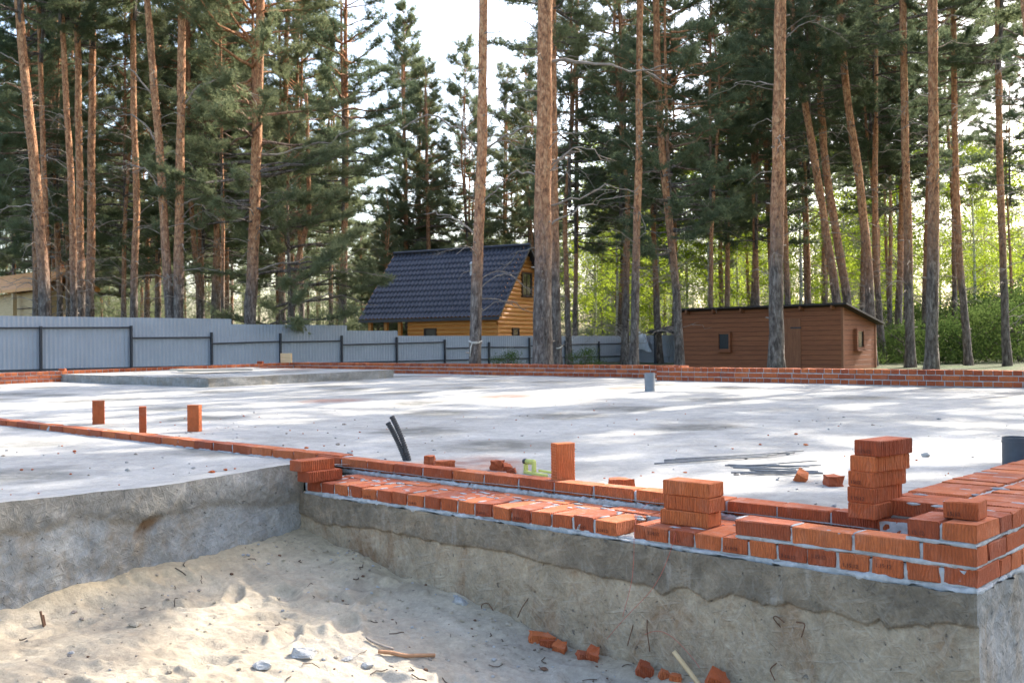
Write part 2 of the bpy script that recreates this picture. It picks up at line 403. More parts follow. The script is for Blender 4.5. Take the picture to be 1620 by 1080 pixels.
def tube(P, rad, n=8, cap=True):
    P = np.asarray(P, float); m = len(P); rad = np.broadcast_to(np.asarray(rad, float), (m,))
    T = np.gradient(P, axis=0); T /= np.linalg.norm(T, axis=1)[:, None] + 1e-9
    a = np.array([0, 0, 1.0]) if abs(T[0][2]) < .9 else np.array([1.0, 0, 0])
    N = np.cross(T, a); N /= np.linalg.norm(N, axis=1)[:, None] + 1e-9
    B = np.cross(T, N)
    th = np.linspace(0, 2 * math.pi, n, endpoint=False)
    V = (P[:, None] + rad[:, None, None] * (np.cos(th)[None, :, None] * N[:, None] + np.sin(th)[None, :, None] * B[:, None])).reshape(-1, 3)
    i = np.arange(m - 1)[:, None] * n; j = np.arange(n)[None]; j2 = (j + 1) % n
    Q = np.stack([i + j, i + j2, i + n + j2, i + n + j], -1).reshape(-1, 4)
    F = [Q]
    if cap and n > 2: F.append(np.arange(n)[None, ::-1]); F.append(((m - 1) * n + np.arange(n))[None])
    return V, F

def box(x0, x1, y0, y1, z0, z1):
    V = np.array([(x, y, z) for x in (x0, x1) for y in (y0, y1) for z in (z0, z1)])
    Q = np.array([[0, 1, 3, 2], [4, 6, 7, 5], [0, 4, 5, 1], [2, 3, 7, 6], [0, 2, 6, 4], [1, 5, 7, 3]])
    return V, Q

_perm = rng.integers(0, 1 << 30, 4096)
def vnoise(x, y, seed=0):
    xi = np.floor(x).astype(int); yi = np.floor(y).astype(int); fx = x - xi; fy = y - yi
    fx = fx * fx * (3 - 2 * fx); fy = fy * fy * (3 - 2 * fy)
    def h(a, b): return (_perm[(a * 73 + b * 1013 + seed * 131) % 4096] / float(1 << 30)) * 2 - 1
    return (h(xi, yi) * (1 - fx) + h(xi + 1, yi) * fx) * (1 - fy) + (h(xi, yi + 1) * (1 - fx) + h(xi + 1, yi + 1) * fx) * fy
def fbm(x, y, oct=5, seed=0, gain=.5):
    s = 0; a = 1.0; f = 1.0
    for k in range(oct):
        s = s + a * vnoise(x * f + 17.3 * k, y * f - 9.1 * k, seed + k); a *= gain; f *= 2.03
    return s
def grid_faces(nx, ny, flip=False):
    i = np.arange(nx - 1)[:, None] * ny; j = np.arange(ny - 1)[None]
    Q = np.stack([i + j, i + ny + j, i + ny + j + 1, i + j + 1], -1).reshape(-1, 4)
    return Q[:, ::-1] if flip else Q
def set_attr(o, name, vals):
    a = o.data.attributes.new(name, 'FLOAT', 'POINT'); a.data.foreach_set("value", np.asarray(vals, np.float32).ravel())

# ================================================================== GROUND
GX = np.linspace(-140, 120, 131); GY = np.linspace(-40, 160, 101)
X, Y = np.meshgrid(GX, GY, indexing='ij')
def ground_h(X, Y):
    inside = 1 / (1 + np.exp((Y - 13.4) * 3)) * 1 / (1 + np.exp((-22.4 - X) * 3))
    out = .10 + .0035 * np.maximum(Y - 14, 0) + .18 * fbm(X * .09, Y * .09, 3, 5)
    return out * (1 - inside) + (-1.15) * inside
mb = MB(); mb.add(np.stack([X, Y, ground_h(X, Y)], -1).reshape(-1, 3), grid_faces(*X.shape))
g = mb.build("ground", M_GROUND, smooth=True); tag(g, kind="structure")
def gh(x, y): return float(ground_h(np.array([x]), np.array([y]))[0])

# sand in the pit and around the camera
GX = np.concatenate([np.linspace(-9, -4.7, 60), np.linspace(-4.65, .6, 470), np.linspace(.65, 6, 70)])
GY = np.concatenate([np.linspace(-9, -3.6, 50), np.linspace(-3.57, .35, 340), np.linspace(.5, 9, 40)])
X, Y = np.meshgrid(GX, GY, indexing='ij')
_rd = random.Random(5)
DENTS = [(_rd.uniform(-3.9, -.6), _rd.uniform(-2.4, -.25), _rd.uniform(0, 3.1), _rd.uniform(.07, .16), _rd.uniform(.04, .075), _rd.uniform(.010, .030)) for _ in range(46)]
def sand_h(X, Y, fine=True):
    base = -.47 - .045 * (X + 4.0) - .008 * (X + 4) ** 2 * (X > -4)
    base = base + .035 * np.sin(X * 1.1 + .4) * np.cos(Y * 1.3)
    dl = np.abs(X + 4.05); df = np.abs(Y)
    heap = .085 * np.exp(-(dl / .22) ** 1.5) * np.exp(-((Y + .75) / 1.0) ** 2) + .07 * np.exp(-(df / .28) ** 1.4) * np.exp(-((X + 3.6) / .9) ** 2)
    heap = heap + .06 * np.exp(-(df / .18) ** 1.4) * np.exp(-((X + .9) / 1.3) ** 2)
    h = base + heap + .05 * fbm(X * 1.1, Y * 1.1, 3, 11)
    if fine:
        r = fbm(X * 4.2, Y * 5.5, 5, 21, .55)
        h = h + .011 * r - .014 * np.abs(fbm(X * 2.6, Y * 6, 4, 31)) + .020 * np.maximum(fbm(X * 9, Y * 11, 4, 41) - .30, 0) * np.clip(.6 + fbm(X * 1.3, Y * 1.7, 2, 51), 0, 1.5) + .003 * fbm(X * 26, Y * 30, 3, 61)
        for fx, fy, fa, fl, fwid, fd in DENTS:
            dx, dy = X - fx, Y - fy; a_ = (dx * math.cos(fa) + dy * math.sin(fa)) / fl; b_ = (-dx * math.sin(fa) + dy * math.cos(fa)) / fwid
            q_ = a_ * a_ + b_ * b_; h = h - fd * np.exp(-q_ ** 2) + fd * .45 * np.exp(-((np.sqrt(q_) - 1.35) / .3) ** 2)
    return h, heap
h, heap = sand_h(X, Y)
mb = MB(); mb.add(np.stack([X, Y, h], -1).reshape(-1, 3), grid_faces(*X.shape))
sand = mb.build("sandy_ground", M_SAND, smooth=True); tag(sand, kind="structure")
set_attr(sand, "heap", (heap / .08).ravel())
def sandz(x, y): return float(sand_h(np.array([x]), np.array([y]))[0][0])
def on_sand(u, v):
    p = at_z(u, v, -.5)
    for _ in range(8):
        p = at_z(u, v, sandz(p[0], p[1]))
        if p[1] > -.07: p = on_y(u, v, -.07); p[2] = sandz(p[0], p[1]); break
    return p

# ================================================================== FOUNDATION
fnd = empty("concrete_foundation", (0, 0, 0), "large pale concrete foundation slab with rough grey side walls", "foundation")
# slab surface: main part (Y > 0.40) and left arm (X < -4)
def slab_patch(name, xs, ys, edge=None):
    X, Y = np.meshgrid(xs, ys, indexing='ij')
    Z = SLAB_Z + SLAB_K * np.maximum(Y, -1) + .006 * fbm(X * .8, Y * .8, 4, 3) + .002 * fbm(X * 9, Y * 9, 3, 9)
    if edge is not None: Z = edge(X, Y, Z)
    m = MB(); m.add(np.stack([X, Y, Z], -1).reshape(-1, 3), grid_faces(*X.shape)); return m
def left_edge(X, Y):     # ragged outer edge of the arm
    return X
xs = np.concatenate([np.linspace(-22, -6, 130), np.linspace(-5.9, -.02, 240)])
slab_patch("slab", xs, np.concatenate([np.linspace(.40, 4, 160), np.linspace(4.05, 12.9, 110)])).build("slab", M_SLAB, fnd, smooth=True)
LX = -4.06
xs = np.concatenate([np.linspace(-22, -6, 100), np.linspace(-5.95, LX, 110)]); ys = np.linspace(-7, .40, 230)
X, Y = np.meshgrid(xs, ys, indexing='ij')
tt = np.clip((X + 4.6) / .54, 0, 1)
wob = .010 * fbm(Y * 2.2, Y * 0 + 3.3, 4, 71) + .010 * fbm(Y * 12, Y * 0 + 1.3, 3, 72)
X = X + tt ** 2 * wob
edge_z = np.interp(Y, [-7, -3, -1.79, -1.47, -1.13, -.63, -.07, .4], [.05, .06, .067, .063, .060, .070, .095, .05])
Z = (SLAB_Z + SLAB_K * np.maximum(Y, -1) + .006 * fbm(X * .8, Y * .8, 4, 3)) * (1 - tt) + tt * (edge_z + .006 * fbm(X * 3, Y * 5, 4, 77))
m = MB(); m.add(np.stack([X, Y, Z], -1).reshape(-1, 3), grid_faces(*X.shape)); m.build("slab", M_SLAB, fnd, smooth=True)
edgeX = X[-1]; edgeZ = Z[-1]; edgeY = ys
# side face of the left arm (faces +X)
ys2 = np.linspace(-7, -.0, 560); zn = 100
sB = [(0, 842), (91, 828), (166, 819), (205, 826), (232, 836), (262, 814), (324, 802), (373, 797), (439, 796), (472, 800)]
bp = np.array([on_x(u, v, LX)[[1, 2]] for u, v in sB]); bp = bp[np.argsort(bp[:, 0])]
bnd = np.interp(ys2, bp[:, 0], bp[:, 1]) + .018 * fbm(ys2 * 6, ys2 * 0, 4, 81)
ex = np.interp(ys2, edgeY, edgeX); ez = np.interp(ys2, edgeY, edgeZ)
V = []; lay = []; hole = []
hp = on_x(232, 830, LX)
for k in range(zn):
    f = k / (zn - 1); z = ez * (1 - f) + (-1.1) * f
    l = 1 / (1 + np.exp(-(z - bnd) / .008))
    rough = .014 * fbm(ys2 * 5, z * 5, 5, 91) + .006 * fbm(ys2 * 22, z * 22, 3, 92)
    blend = np.clip(f * 12, 0, 1)
    hl = np.clip(1.6 * np.exp(-(((ys2 - hp[1]) - .9 * (z - hp[2])) / .055) ** 2 - ((z - hp[2]) / .05) ** 2) + .55 * fbm(ys2 * 22, z * 22, 4, 95) - .35, 0, 1) * np.exp(-(((ys2 - hp[1])) / .12) ** 4)
    x = ex * (1 - blend) + (LX + .02) * blend + l * .018 * blend + rough * blend - .035 * hl
    V.append(np.stack([x, ys2, z], -1)); lay.append(l); hole.append(hl)
V = np.array(V)
m = MB(); m.add(V.reshape(-1, 3), grid_faces(zn, len(ys2), flip=True))
o = m.build("side_wall", M_FACEL, fnd, smooth=True); set_attr(o, "layer", np.array(lay).ravel()); set_attr(o, "hole", np.array(hole).ravel())
# front face (faces -Y), top at z=-0.08, with the proud upper cement layer ending in a ragged crack
fb = [(478, 813), (514, 829), (550, 834), (592, 836.5), (649, 848), (680, 854.6), (734.5, 865), (800, 872.6), (896, 897), (945, 909), (997, 922), (1005, 923.5), (1020, 922),
      (1036, 931), (1051, 944), (1069.6, 934), (1090, 930), (1106, 940), (1121.5, 951), (1137, 945.5), (1163, 940), (1189, 948), (1207, 956), (1226, 958.7), (1246.7, 952), (1278, 965),
      (1296, 971.7), (1316.7, 969), (1335, 973), (1355.6, 984.6), (1371, 992), (1394, 978), (1407, 996), (1433, 990), (1450, 987), (1467, 993.7), (1480, 987), (1539.6, 992)]
bp = np.array([on_y(u, v, 0)[[0, 2]] for u, v in fb])
xs2 = np.linspace(LX, 0, 760); zn = 190
bnd = np.interp(xs2, bp[:, 0], bp[:, 1]) + .006 * fbm(xs2 * 16, xs2 * 0, 4, 101)
V = []; lay = []
for k in range(zn):
    f = k / (zn - 1); z = -.082 * (1 - f) + (-1.1) * f + 0 * xs2
    if k == 0: z = z + .004 * fbm(xs2 * 9, xs2 * 0, 3, 7)
    l = 1 / (1 + np.exp(-(z - bnd) / .0035))
    crack = np.exp(-((z - bnd) / .006) ** 2)
    rough = .010 * fbm(xs2 * 4, z * 4, 5, 111) + .004 * fbm(xs2 * 20, z * 20, 3, 112)
    corner = -.03 * np.exp(xs2 / .04) * 0
    y = -.006 - l * .016 + rough * .8 + .014 * crack * (.5 + .5 * fbm(xs2 * 7, xs2 * 0, 2, 113))
    V.append(np.stack([xs2, y, z], -1)); lay.append(l)
V = np.array(V)
# round the outer corner
cr = np.clip((V[..., 0] + .05) / .05, 0, 1); V[..., 1] += .02 * cr ** 2
m = MB(); m.add(V.reshape(-1, 3), grid_faces(zn, len(xs2), flip=True))
o = m.build("front_wall", M_FACE, fnd, smooth=True); set_attr(o, "layer", np.array(lay).ravel()); set_attr(o, "hole", np.zeros(zn * len(xs2)))
fy = V[:, -1, 1]; fz = V[:, -1, 2]
# right face (faces +X)
ys3 = np.concatenate([[0], np.linspace(.02, 3, 260), np.linspace(3.1, 13, 60)])
V = []; lay = []
for k in range(0, zn):
    y = ys3 + fy[k] * np.exp(-ys3 / .05); z = fz[k] + 0 * ys3
    bb = -.20 + .05 * fbm(ys3 * 4, ys3 * 0, 4, 121); l = 1 / (1 + np.exp(-(z - bb) / .01))
    fade = 1 - np.exp(-ys3 / .03)
    x = (.012 * fbm(ys3 * 4, z * 4, 5, 122) + .008 * fbm(ys3 * 18, z * 18, 3, 123) + l * .008) * fade
    V.append(np.stack([x, y, z], -1)); lay.append(l * .6)
m = MB(); m.add(np.array(V).reshape(-1, 3), grid_faces(zn, len(ys3), flip=True))
o = m.build("right_wall", M_FACEL, fnd, smooth=True); set_attr(o, "layer", np.array(lay).ravel()); set_attr(o, "hole", np.zeros(zn * len(ys3)))
# the sunk ledge on which the front brickwork stands
m = MB(); V, Q = grid_box(LX - .02, -.05, .03, .56, -.3, -.083, .05, .001); m.add(V, Q); m.build("ledge", M_SLAB, fnd)
m = MB(); V, Q = grid_box(-.56, -.03, .03, 13, -.3, -.0845, .25, .001); m.add(V, Q); m.build("ledge", M_SLAB, fnd)

# ================================================================== BRICKWORK
BH, BED = .065, .015
def bricks_mb(specs, c=.004, jit=.0019):
    m = MB()
    for s in specs:
        x0, x1, y0, y1, z0, z1 = s
        d = rng.normal(0, (.0014, .0022, .0022), 3)
        d[2] += rng.normal(0, .001); tw_ = rng.normal(0, .004)
        V, F = chamfer_box(x0 + d[0], x1 + d[0], y0 + d[1] * .8, y1 + d[1] * .8, z0 + d[2] * .5, z1 + d[2] * .5, c, jit)
        cx_, cy_ = (x0 + x1) / 2, (y0 + y1) / 2; V[:, :2] = np.stack([V[:, 0] - tw_ * (V[:, 1] - cy_), V[:, 1] + tw_ * (V[:, 0] - cx_)], -1); m.add(V, F)
    return m
def blob(cx, cy, cz, rx, ry, rz, n=8, k=5, jit=.18):
    V = []; 
    for i in range(k + 1):
        ph = math.pi * i / k
        for j in range(n):
            th = 2 * math.pi * j / n; q = 1 + rng.normal(0, jit)
            V.append((cx + rx * q * math.sin(ph) * math.cos(th), cy + ry * q * math.sin(ph) * math.sin(th), cz + rz * math.cos(ph) * (1 + rng.normal(0, jit * .5))))
    i = np.arange(k)[:, None] * n; j = np.arange(n)[None]; j2 = (j + 1) % n
    return np.array(V), np.stack([i + j, i + n + j, i + n + j2, i + j2], -1).reshape(-1, 4)

def ragged(axis, a0, a1, face, z, w, h, out, seed, cell=.008):
    """ragged bead of squeezed mortar along a joint"""
    n = int((a1 - a0) / cell) + 2; a = np.linspace(a0, a1, n); k = 9; th = np.linspace(-.5 * math.pi, .5 * math.pi, k)
    f = fbm(a * 14, a * 0 + seed, 5, seed, .6); g2 = fbm(a * 9, a * 0 + seed * 3.1, 5, seed + 3, .6); ww = w * np.clip(.75 + .8 * f, .1, 2); hh = h * np.clip(.8 + .6 * g2, .3, 1.8)
    V = []
    for t in th:
        jit = 1 + .25 * fbm(a * 40, a * 0 + t * 3, 3, seed + 7)
        off = face + out * (ww * math.cos(t) * jit - .002); zz = z + hh * math.sin(t) - .3 * h * g2 * (t < 0)
        V.append(np.stack([a, off, zz], -1) if axis == 'x' else np.stack([off, a, zz], -1))
    return np.array(V).reshape(-1, 3), grid_faces(k, n, flip=(axis == 'x') == (out < 0))

def stamp_mesh(txt):
    cu = bpy.data.curves.new("t", 'FONT'); cu.body = txt; cu.size = .022; cu.extrude = .0008; cu.resolution_u = 2
    ob = bpy.data.objects.new("t", cu); COL.objects.link(ob)
    me = bpy.data.meshes.new_from_object(ob.evaluated_get(bpy.context.evaluated_depsgraph_get()))
    bpy.data.objects.remove(ob); bpy.data.curves.remove(cu)
    me.materials.clear(); me.materials.append(M_INK); return me
ST = {k: stamp_mesh(k) for k in ("1.15:12", "3.14:12", "15:12")}
def stamp(parent, txt, x, y, z, rz=0.0):
    o = bpy.data.objects.new("date_stamp", ST[txt]); COL.objects.link(o); o.parent = parent
    o.location = (x, y, z); o.rotation_euler = (R(90), 0, rz); return o

fw_ = empty("brick_wall", (-2, .25, -.08), "unfinished front brick wall of one to three courses on the foundation edge", "brick wall")
# course one
c1 = []; stamps = []
for i in range(11):
    x1 = -i * .1318; c1.append((x1 - .12, x1, 0, .25, -BH, 0))
    if i in (2, 3, 4, 5, 7, 9, 10): stamps.append(("1.15:12" if i in (2, 3, 4) else "3.14:12", x1 - .108, -.0035, -.052 if i % 2 else -.035))
c1.append((-1.505, -1.447, .004, .25, -BH, 0))
for k in range(18):
    x1 = -1.606 - k * .1318; dy = .004 * math.sin(k); c1.append((x1 - .12, x1, dy, .25 + dy, -BH - .001, .001 * math.sin(k * 2.3)))
    if k in (0, 1, 4, 6, 10, 13): stamps.append(("3.14:12", x1 - .108, dy - .0035, -.055))
for k in range(14):
    x1 = -.56 - k * .262; 
    if x1 - .25 > -4.02: c1.append((x1 - .25, x1, .264, .384, -BH, 0)); c1.append((x1 - .36, x1 - .11, .396, .516, -BH, -.002))
o1 = bricks_mb(c1).build("brick_course", M_BRICK, fw_, loc=(2, -.25, .08))
for s_ in stamps: stamp(o1, *s_)
# course two: stretchers at the corner, the inner row behind
c2 = [(-.19, 0, 0, .12, BED, BED + BH)]; x1 = -.203
for k in range(3): c2.append((x1 - .25, x1, 0, .12, BED, BED + BH)); x1 -= .262
o2 = bricks_mb(c2).build("brick_course", M_BRICK, fw_, loc=(2, -.25, .08))
c3 = [(-.12, 0, 0, .25, .095, .16), (-.2545, -.1345, 0, .25, .095, .16)]
o3 = bricks_mb(c3).build("brick_course", M_BRICK, fw_, loc=(2, -.25, .08))
stamp(o3, "1.15:12", -.248, -.0035, .106)
inner = []; x1 = -.50
while x1 > -4.2: inner.append((x1 - .25, x1, .42, .54, .0195, .0195 + BH)); x1 -= .2635 + rng.normal(0, .003)
bricks_mb(inner).build("brick_course", M_BRICK, fw_, loc=(2, -.25, .08))
# mortar
m = MB()
for a in ((-1.44, -.008, .008, .25, -.081, -.007), (-4.0, -1.61, .009, .25, -.082, -.008), (-4.02, -.5, .255, .53, -.081, -.006), (-.97, -.008, .0075, .112, -.002, .073), (-.248, -.010, .010, .24, .078, .151),
          (-4.2, -.5, .43, .53, -.004, .075), (-1.62, -1.505, .02, .25, -.081, -.068)):
    V, Q = grid_box(*a, cell=.018, jit=.0022); m.add(V, Q)
V, Q = grid_box(-4.15, -.5, .395, .432, -.008, .019, .016, .004); m.add(V, Q)      # bed squeezed out under the inner row
V, Q = ragged('x', -3.99, .0, .004, -.079, .015, .016, -1, 3); m.add(V, Q)        # ragged squeeze-out under the first course
V, Q = ragged('x', -.98, .0, .006, .008, .007, .0075, -1, 5); m.add(V, Q)
V, Q = ragged('x', -.255, .0, .006, .087, .010, .0085, -1, 8); m.add(V, Q)
for k in range(70):                                                              # dropped and smeared mortar on the headers
    x = rng.uniform(-3.9, -1.0); y = rng.choice([rng.uniform(.18, .36), rng.uniform(.02, .25)], p=[.75, .25])
    V, Q = blob(x, y, .001, rng.uniform(.008, .04), rng.uniform(.006, .016), rng.uniform(.002, .006)); m.add(V, Q)
for k in range(26):
    x = -1.606 - rng.integers(0, 18) * .1318 - .126; V, Q = blob(x, rng.uniform(.05, .24), 0, .008, rng.uniform(.02, .05), .004); m.add(V, Q)
for i in range(4):
    x1 = -.203 - i * .262 + .006; V, Q = blob(x1, .06, .079, .010, .06, .004); m.add(V, Q)
m.build("mortar", M_MORTAR, fw_, loc=(2, -.25, .08), smooth=True)

# right-hand wall along +Y
rw = empty("brick_wall", (-.25, 2, -.08), "thick three course brick wall running back from the near corner", "brick wall")
LOC = (.25, -2, .08)
YE = 5.2
a1 = []; a2 = []; a3 = []
y = .262
while y < YE:
    a1.append((-.25, 0, y, y + .12, -BH, 0)); a3.append((-.25, 0, y, y + .12, .095, .16)); y += .1335
y = .45
while y < YE: a3.append((-.532, -.282, y, y + .12, .095, .16)); y += .1335
y = .45
while y < YE: a1.append((-.53, -.28, y, y + .12, -BH, 0)); y += .1335
a2 = [(-.12, 0, .133, .323, BED, BED + BH)]; y = .336
while y < YE: a2.append((-.12, 0, y, y + .25, BED, BED + BH)); y += .262
y = .40
while y < YE: a2.append((-.53, -.41, y, y + .25, BED, BED + BH)); a2.append((-.395, -.145, y, y + .12, BED, BED + BH)); y += .262
for a in (a1, a2, a3): bricks_mb(a).build("brick_course", M_BRICK, rw, loc=LOC)
m = MB()
for a in ((-.245, -.010, .255, YE, -.081, -.008), (-.525, -.255, .46, YE, -.081, -.008), (-.525, -.010, .40, YE, -.003, .072), (-.112, -.010, .12, .40, -.003, .072), (-.245, -.010, .255, YE, .078, .149), (-.525, -.262, .46, YE, .078, .150)):
    V, Q = grid_box(*a, cell=.025, jit=.002); m.add(V, Q)
for z, w_, h_, k in ((-.079, .014, .014, 13), (.008, .007, .0075, 15), (.087, .009, .008, 18)): V, Q = ragged('y', .0, 3, -.006, z, w_, h_, 1, k); m.add(V, Q)
for k in range(60):
    y = rng.integers(0, 22) * .1335 + .262 + .1267; x = rng.uniform(-.5, -.02)
    V, Q = blob(x, y, .157, rng.uniform(.02, .06), .010, .006); m.add(V, Q)
m.build("mortar", M_MORTAR, rw, loc=LOC, smooth=True)

# low single row crossing the slab to the left
rowe = empty("brick_row", (-8, .48, .03), "single low row of bricks crossing the pale slab on the left", "brick row")
rb = []; x1 = -4.23
while x1 > -21: rb.append((x1 - .25, x1, .45, .57, .028, .028 + BH)); x1 -= .2605 + rng.normal(0, .003)
bricks_mb(rb).build("brick_course", M_BRICK, rowe, loc=(8, -.48, -.03))
m = MB(); V, Q = grid_box(-21, -4.2, .457, .563, -.01, .086, .05, .003); m.add(V, Q)
for x in np.arange(-12, -4.3, .05):
    if rng.random() < .6: V, Q = blob(x, .445, .028, .04, .02, .012); m.add(V, Q)
m.build("mortar", M_MORTAR, rowe, loc=(8, -.48, -.03), smooth=True)

# ------------------------------------------------------------------ loose bricks
def ribbed(L, D, H, ribs='y', depth=.0022, pitch=.0155):
    """clay brick whose long sides carry real vertical grooves; ribs = axis the grooved sides run along"""
    n = int((D if ribs == 'y' else L) / pitch); a = []
    tot = D if ribs == 'y' else L
    for k in range(n):
        s = tot * k / n; p = tot / n; a += [(s + .02 * p, 1), (s + .30 * p, 1), (s + .42 * p, 0), (s + .88 * p, 0)]
    a[0] = (0.0025, 1); a.append((tot - .0025, 1))
    W_ = L if ribs == 'y' else D; pr_ = []
    for s, f in a: pr_.append((s, (1 - f) * depth))
    ring = [(-0.0, .003), *[]]
    side0 = [(o_, s) for s, o_ in pr_]; side1 = [(W_ - o_, s) for s, o_ in pr_[::-1]]
    ring = side0 + side1; ring = np.array(ring) + rng.normal(0, .0004, (len(ring), 2))
    if ribs == 'x': ring = ring[:, ::-1]
    m = MB(); k = len(ring); c = ring.mean(0); lay = []
    for z, ins in ((0, .005), (.004, 0), (H - .004, 0), (H, .005)):
        q = ring + (c - ring) / (np.linalg.norm(c - ring, axis=1)[:, None]) * ins; lay.append(np.c_[q, np.full(k, z)])
    V = np.concatenate(lay); i = np.arange(3)[:, None] * k; j = np.arange(k)[None]; j2 = (j + 1) % k
    Q = np.stack([i + j, i + j2, i + k + j2, i + k + j], -1).reshape(-1, 4)
    if ribs == 'y': Q = Q[:, ::-1]
    m.add(V, [Q]); h = k // 2
    for z0_, fl in ((0, 0), (3 * k, 1)):
        t_ = np.arange(h - 1); Qc = np.stack([z0_ + t_, z0_ + t_ + 1, z0_ + k - 2 - t_, z0_ + k - 1 - t_], -1); m.add(np.zeros((0, 3)), [(Qc if (fl == (ribs != 'y')) else Qc[:, ::-1]) - m.n])
    return m
def brick_mesh(L=.12, D=.25, H=.065):
    return ribbed(L, D, H).mesh("brick", M_BRICKL)
BM = [brick_mesh() for _ in range(4)]
def loose(p, rz, label, group=None, me=None, rot=None, stampt=None, name="brick"):
    o = bpy.data.objects.new(name, me or BM[rnd.randrange(4)]); COL.objects.link(o)
    o.location = Vector(p); o.rotation_euler = rot or (0, 0, rz)
    tag(o, label, "brick", group)
    if stampt: stamp(o, stampt, .014, -.0025, .012)
    return o
# stack of five
s5 = [(1341.3, 818, .0855, -4), (1340.4, 792, .151, -4), (1340, 766, .2165, -9), (1343.5, 738.5, .282, -11), (1351, 714, .3475, -8.5)]
names5 = ["bottom brick of the tall five brick stack overhanging the hollow", "second brick from below in the tall five brick stack",
          "brighter orange middle brick of the tall five brick stack", "fourth brick from below in the tall five brick stack, shifted back", "topmost brick of the tall five brick stack near the corner"]
p0 = at_z(1341.3, 818, .0855)
for (u, v, z, a), nm, st in zip(s5, names5, (None, "1.15:12", "15:12", None, "1.15:12")):
    q = at_z(u, v, z); q = p0 * .55 + q * .45; q[2] = z
    # keep the horizontal shift seen in the photo
    du = (u - 1341.3) / 385.0; q = np.array([p0[0] + du, p0[1] + (.01 if z > .2 else 0), z])
    loose(q, R(a), nm, "bricks of the tall five brick stack", stampt=st)
# stack of three (long side along X)
BX = []
for _ in range(3):
    BX.append(ribbed(.25, .12, .065, 'x', .0014, .019).mesh("brick", M_BRICKL))
for k, (u, v, z, a) in enumerate(((1044, 826.9, .002, 3.0), (1048.4, 802.5, .0695, -2.0), (1048.7, 779, .137, -.5))):
    q = at_z(u, v, z); q0 = at_z(1044, 826.9, .002); q = np.array([q0[0] + (u - 1044) / 360, q0[1] + (0, .014, .004)[k], z])
    loose(q, R(a), ("lowest brick of the short stack of three, with red twine tucked on it", "middle brick of the short stack of three on the header course", "top brick of the short stack of three on the header course")[k], "bricks of the short stack of three", BX[k])
# stack of two at the inner corner
q = at_z(470, 761.3, .004)
loose(q, R(-2), "lower brick of the pair stacked at the inner corner, red mark on side", "pair of bricks at the inner corner")
loose((q[0] - .035, q[1] - .03, .0695), R(-1), "upper brick of the pair stacked at the inner corner", "pair of bricks at the inner corner")
# half brick on the near corner
m = MB(); V, F = chamfer_box(0, .125, 0, .115, 0, .065, .004, .0015); m.add(V, F)
q = at_z(1491.7, 819.8, .1605); loose((q[0], q[1], .162), R(4), "half brick lying on top of the near corner of the wall", me=m.mesh("brick", M_BRICKL), stampt="15:12")
# first inner brick of course three (loose along X)
m = MB(); V, F = chamfer_box(0, .25, 0, .12, 0, .065, .003, .001); m.add(V, F)
c2x = [(-.975 + .2, -.53, .3, .4)]
# bricks laid loosely on course two: nothing more
# standing bricks on the slab
m = ribbed(.12, .25, .065)
SM = m.mesh("brick", M_BRICKL); SM.transform(Matrix.Translation((0, .0325, 0)) @ Matrix.Rotation(R(90), 4, 'X')); SM.transform(Matrix.Translation((-.06, 0, 0)))
def standing(u, v, rz, label, lean=0.0):
    p = on_slab(u, v); p[2] = slab_z(p[1]) - .002
    return loose(p, R(rz), label, "bricks standing on end on the slab", SM, rot=(lean, 0, R(rz)))
standing(156, 671, 62, "brick standing on end on the slab, leftmost of the three beyond the low row")
standing(226, 685, 152, "brick standing on end showing its narrow face, right behind the low row")
standing(308, 682, 32, "brick standing on end on the slab, nearest the two conduits among three")
standing(891, 771, 70, "brick standing on end beside the yellow handled tool")
# broken pieces
def chunk_mesh(sx, sy, sz, mat, cut=.3, seed=0):
    bm = bmesh.new(); bmesh.ops.create_cube(bm, size=1)
    bmesh.ops.subdivide_edges(bm, edges=bm.edges[:], cuts=2, use_grid_fill=True)
    r_ = random.Random(seed)
    for v in bm.verts:
        v.co += Vector((r_.gauss(0, .04), r_.gauss(0, .04), r_.gauss(0, .04)))
        if v.co.x > .2: v.co.x -= cut * (.5 + v.co.y) * r_.uniform(.7, 1.2)
        v.co = Vector((v.co.x * sx, v.co.y * sy, v.co.z * sz))
    me = bpy.data.meshes.new("chunk"); bm.to_mesh(me); bm.free(); me.materials.append(mat); me.polygons.foreach_set('use_smooth', np.zeros(len(me.polygons), bool)); return me
def rock_mesh(sx, sy, sz, mat, seed=0):
    r_ = random.Random(seed); bm = bmesh.new()
    for _ in range(26):
        d = Vector((r_.gauss(0, 1), r_.gauss(0, 1), r_.gauss(0, 1))).normalized() * r_.uniform(.36, .60); bm.verts.new((d.x * sx, d.y * sy, d.z * sz))
    bmesh.ops.convex_hull(bm, input=bm.verts[:]); bmesh.ops.delete(bm, geom=[v for v in bm.verts if not v.link_faces], context='VERTS')
    bmesh.ops.subdivide_edges(bm, edges=bm.edges[:], cuts=2, use_grid_fill=True)
    for v in bm.verts: v.co += Vector((r_.gauss(0, .022) * sx, r_.gauss(0, .022) * sy, r_.gauss(0, .03) * sz))
    bmesh.ops.recalc_face_normals(bm, faces=bm.faces[:])
    me = bpy.data.meshes.new("chunk"); bm.to_mesh(me); bm.free(); me.materials.append(mat); me.polygons.foreach_set('use_smooth', np.zeros(len(me.polygons), bool)); return me
def chunk(name, p, size, label, cat, mat, rot=(0, 0, 0), group=None, cut=.3):
    o = bpy.data.objects.new(name, rock_mesh(size[0] * .9, size[1] * .9, size[2] * .9, mat, rnd.randrange(9999)) if mat in (M_LUMP, M_SAND) else chunk_mesh(*size, mat, cut, rnd.randrange(9999))); COL.objects.link(o)
    o.location = Vector(p) + Vector((0, 0, size[2] * (.42 if mat is M_BRICKL else .22))); o.rotation_euler = rot; return tag(o, label, cat, group)
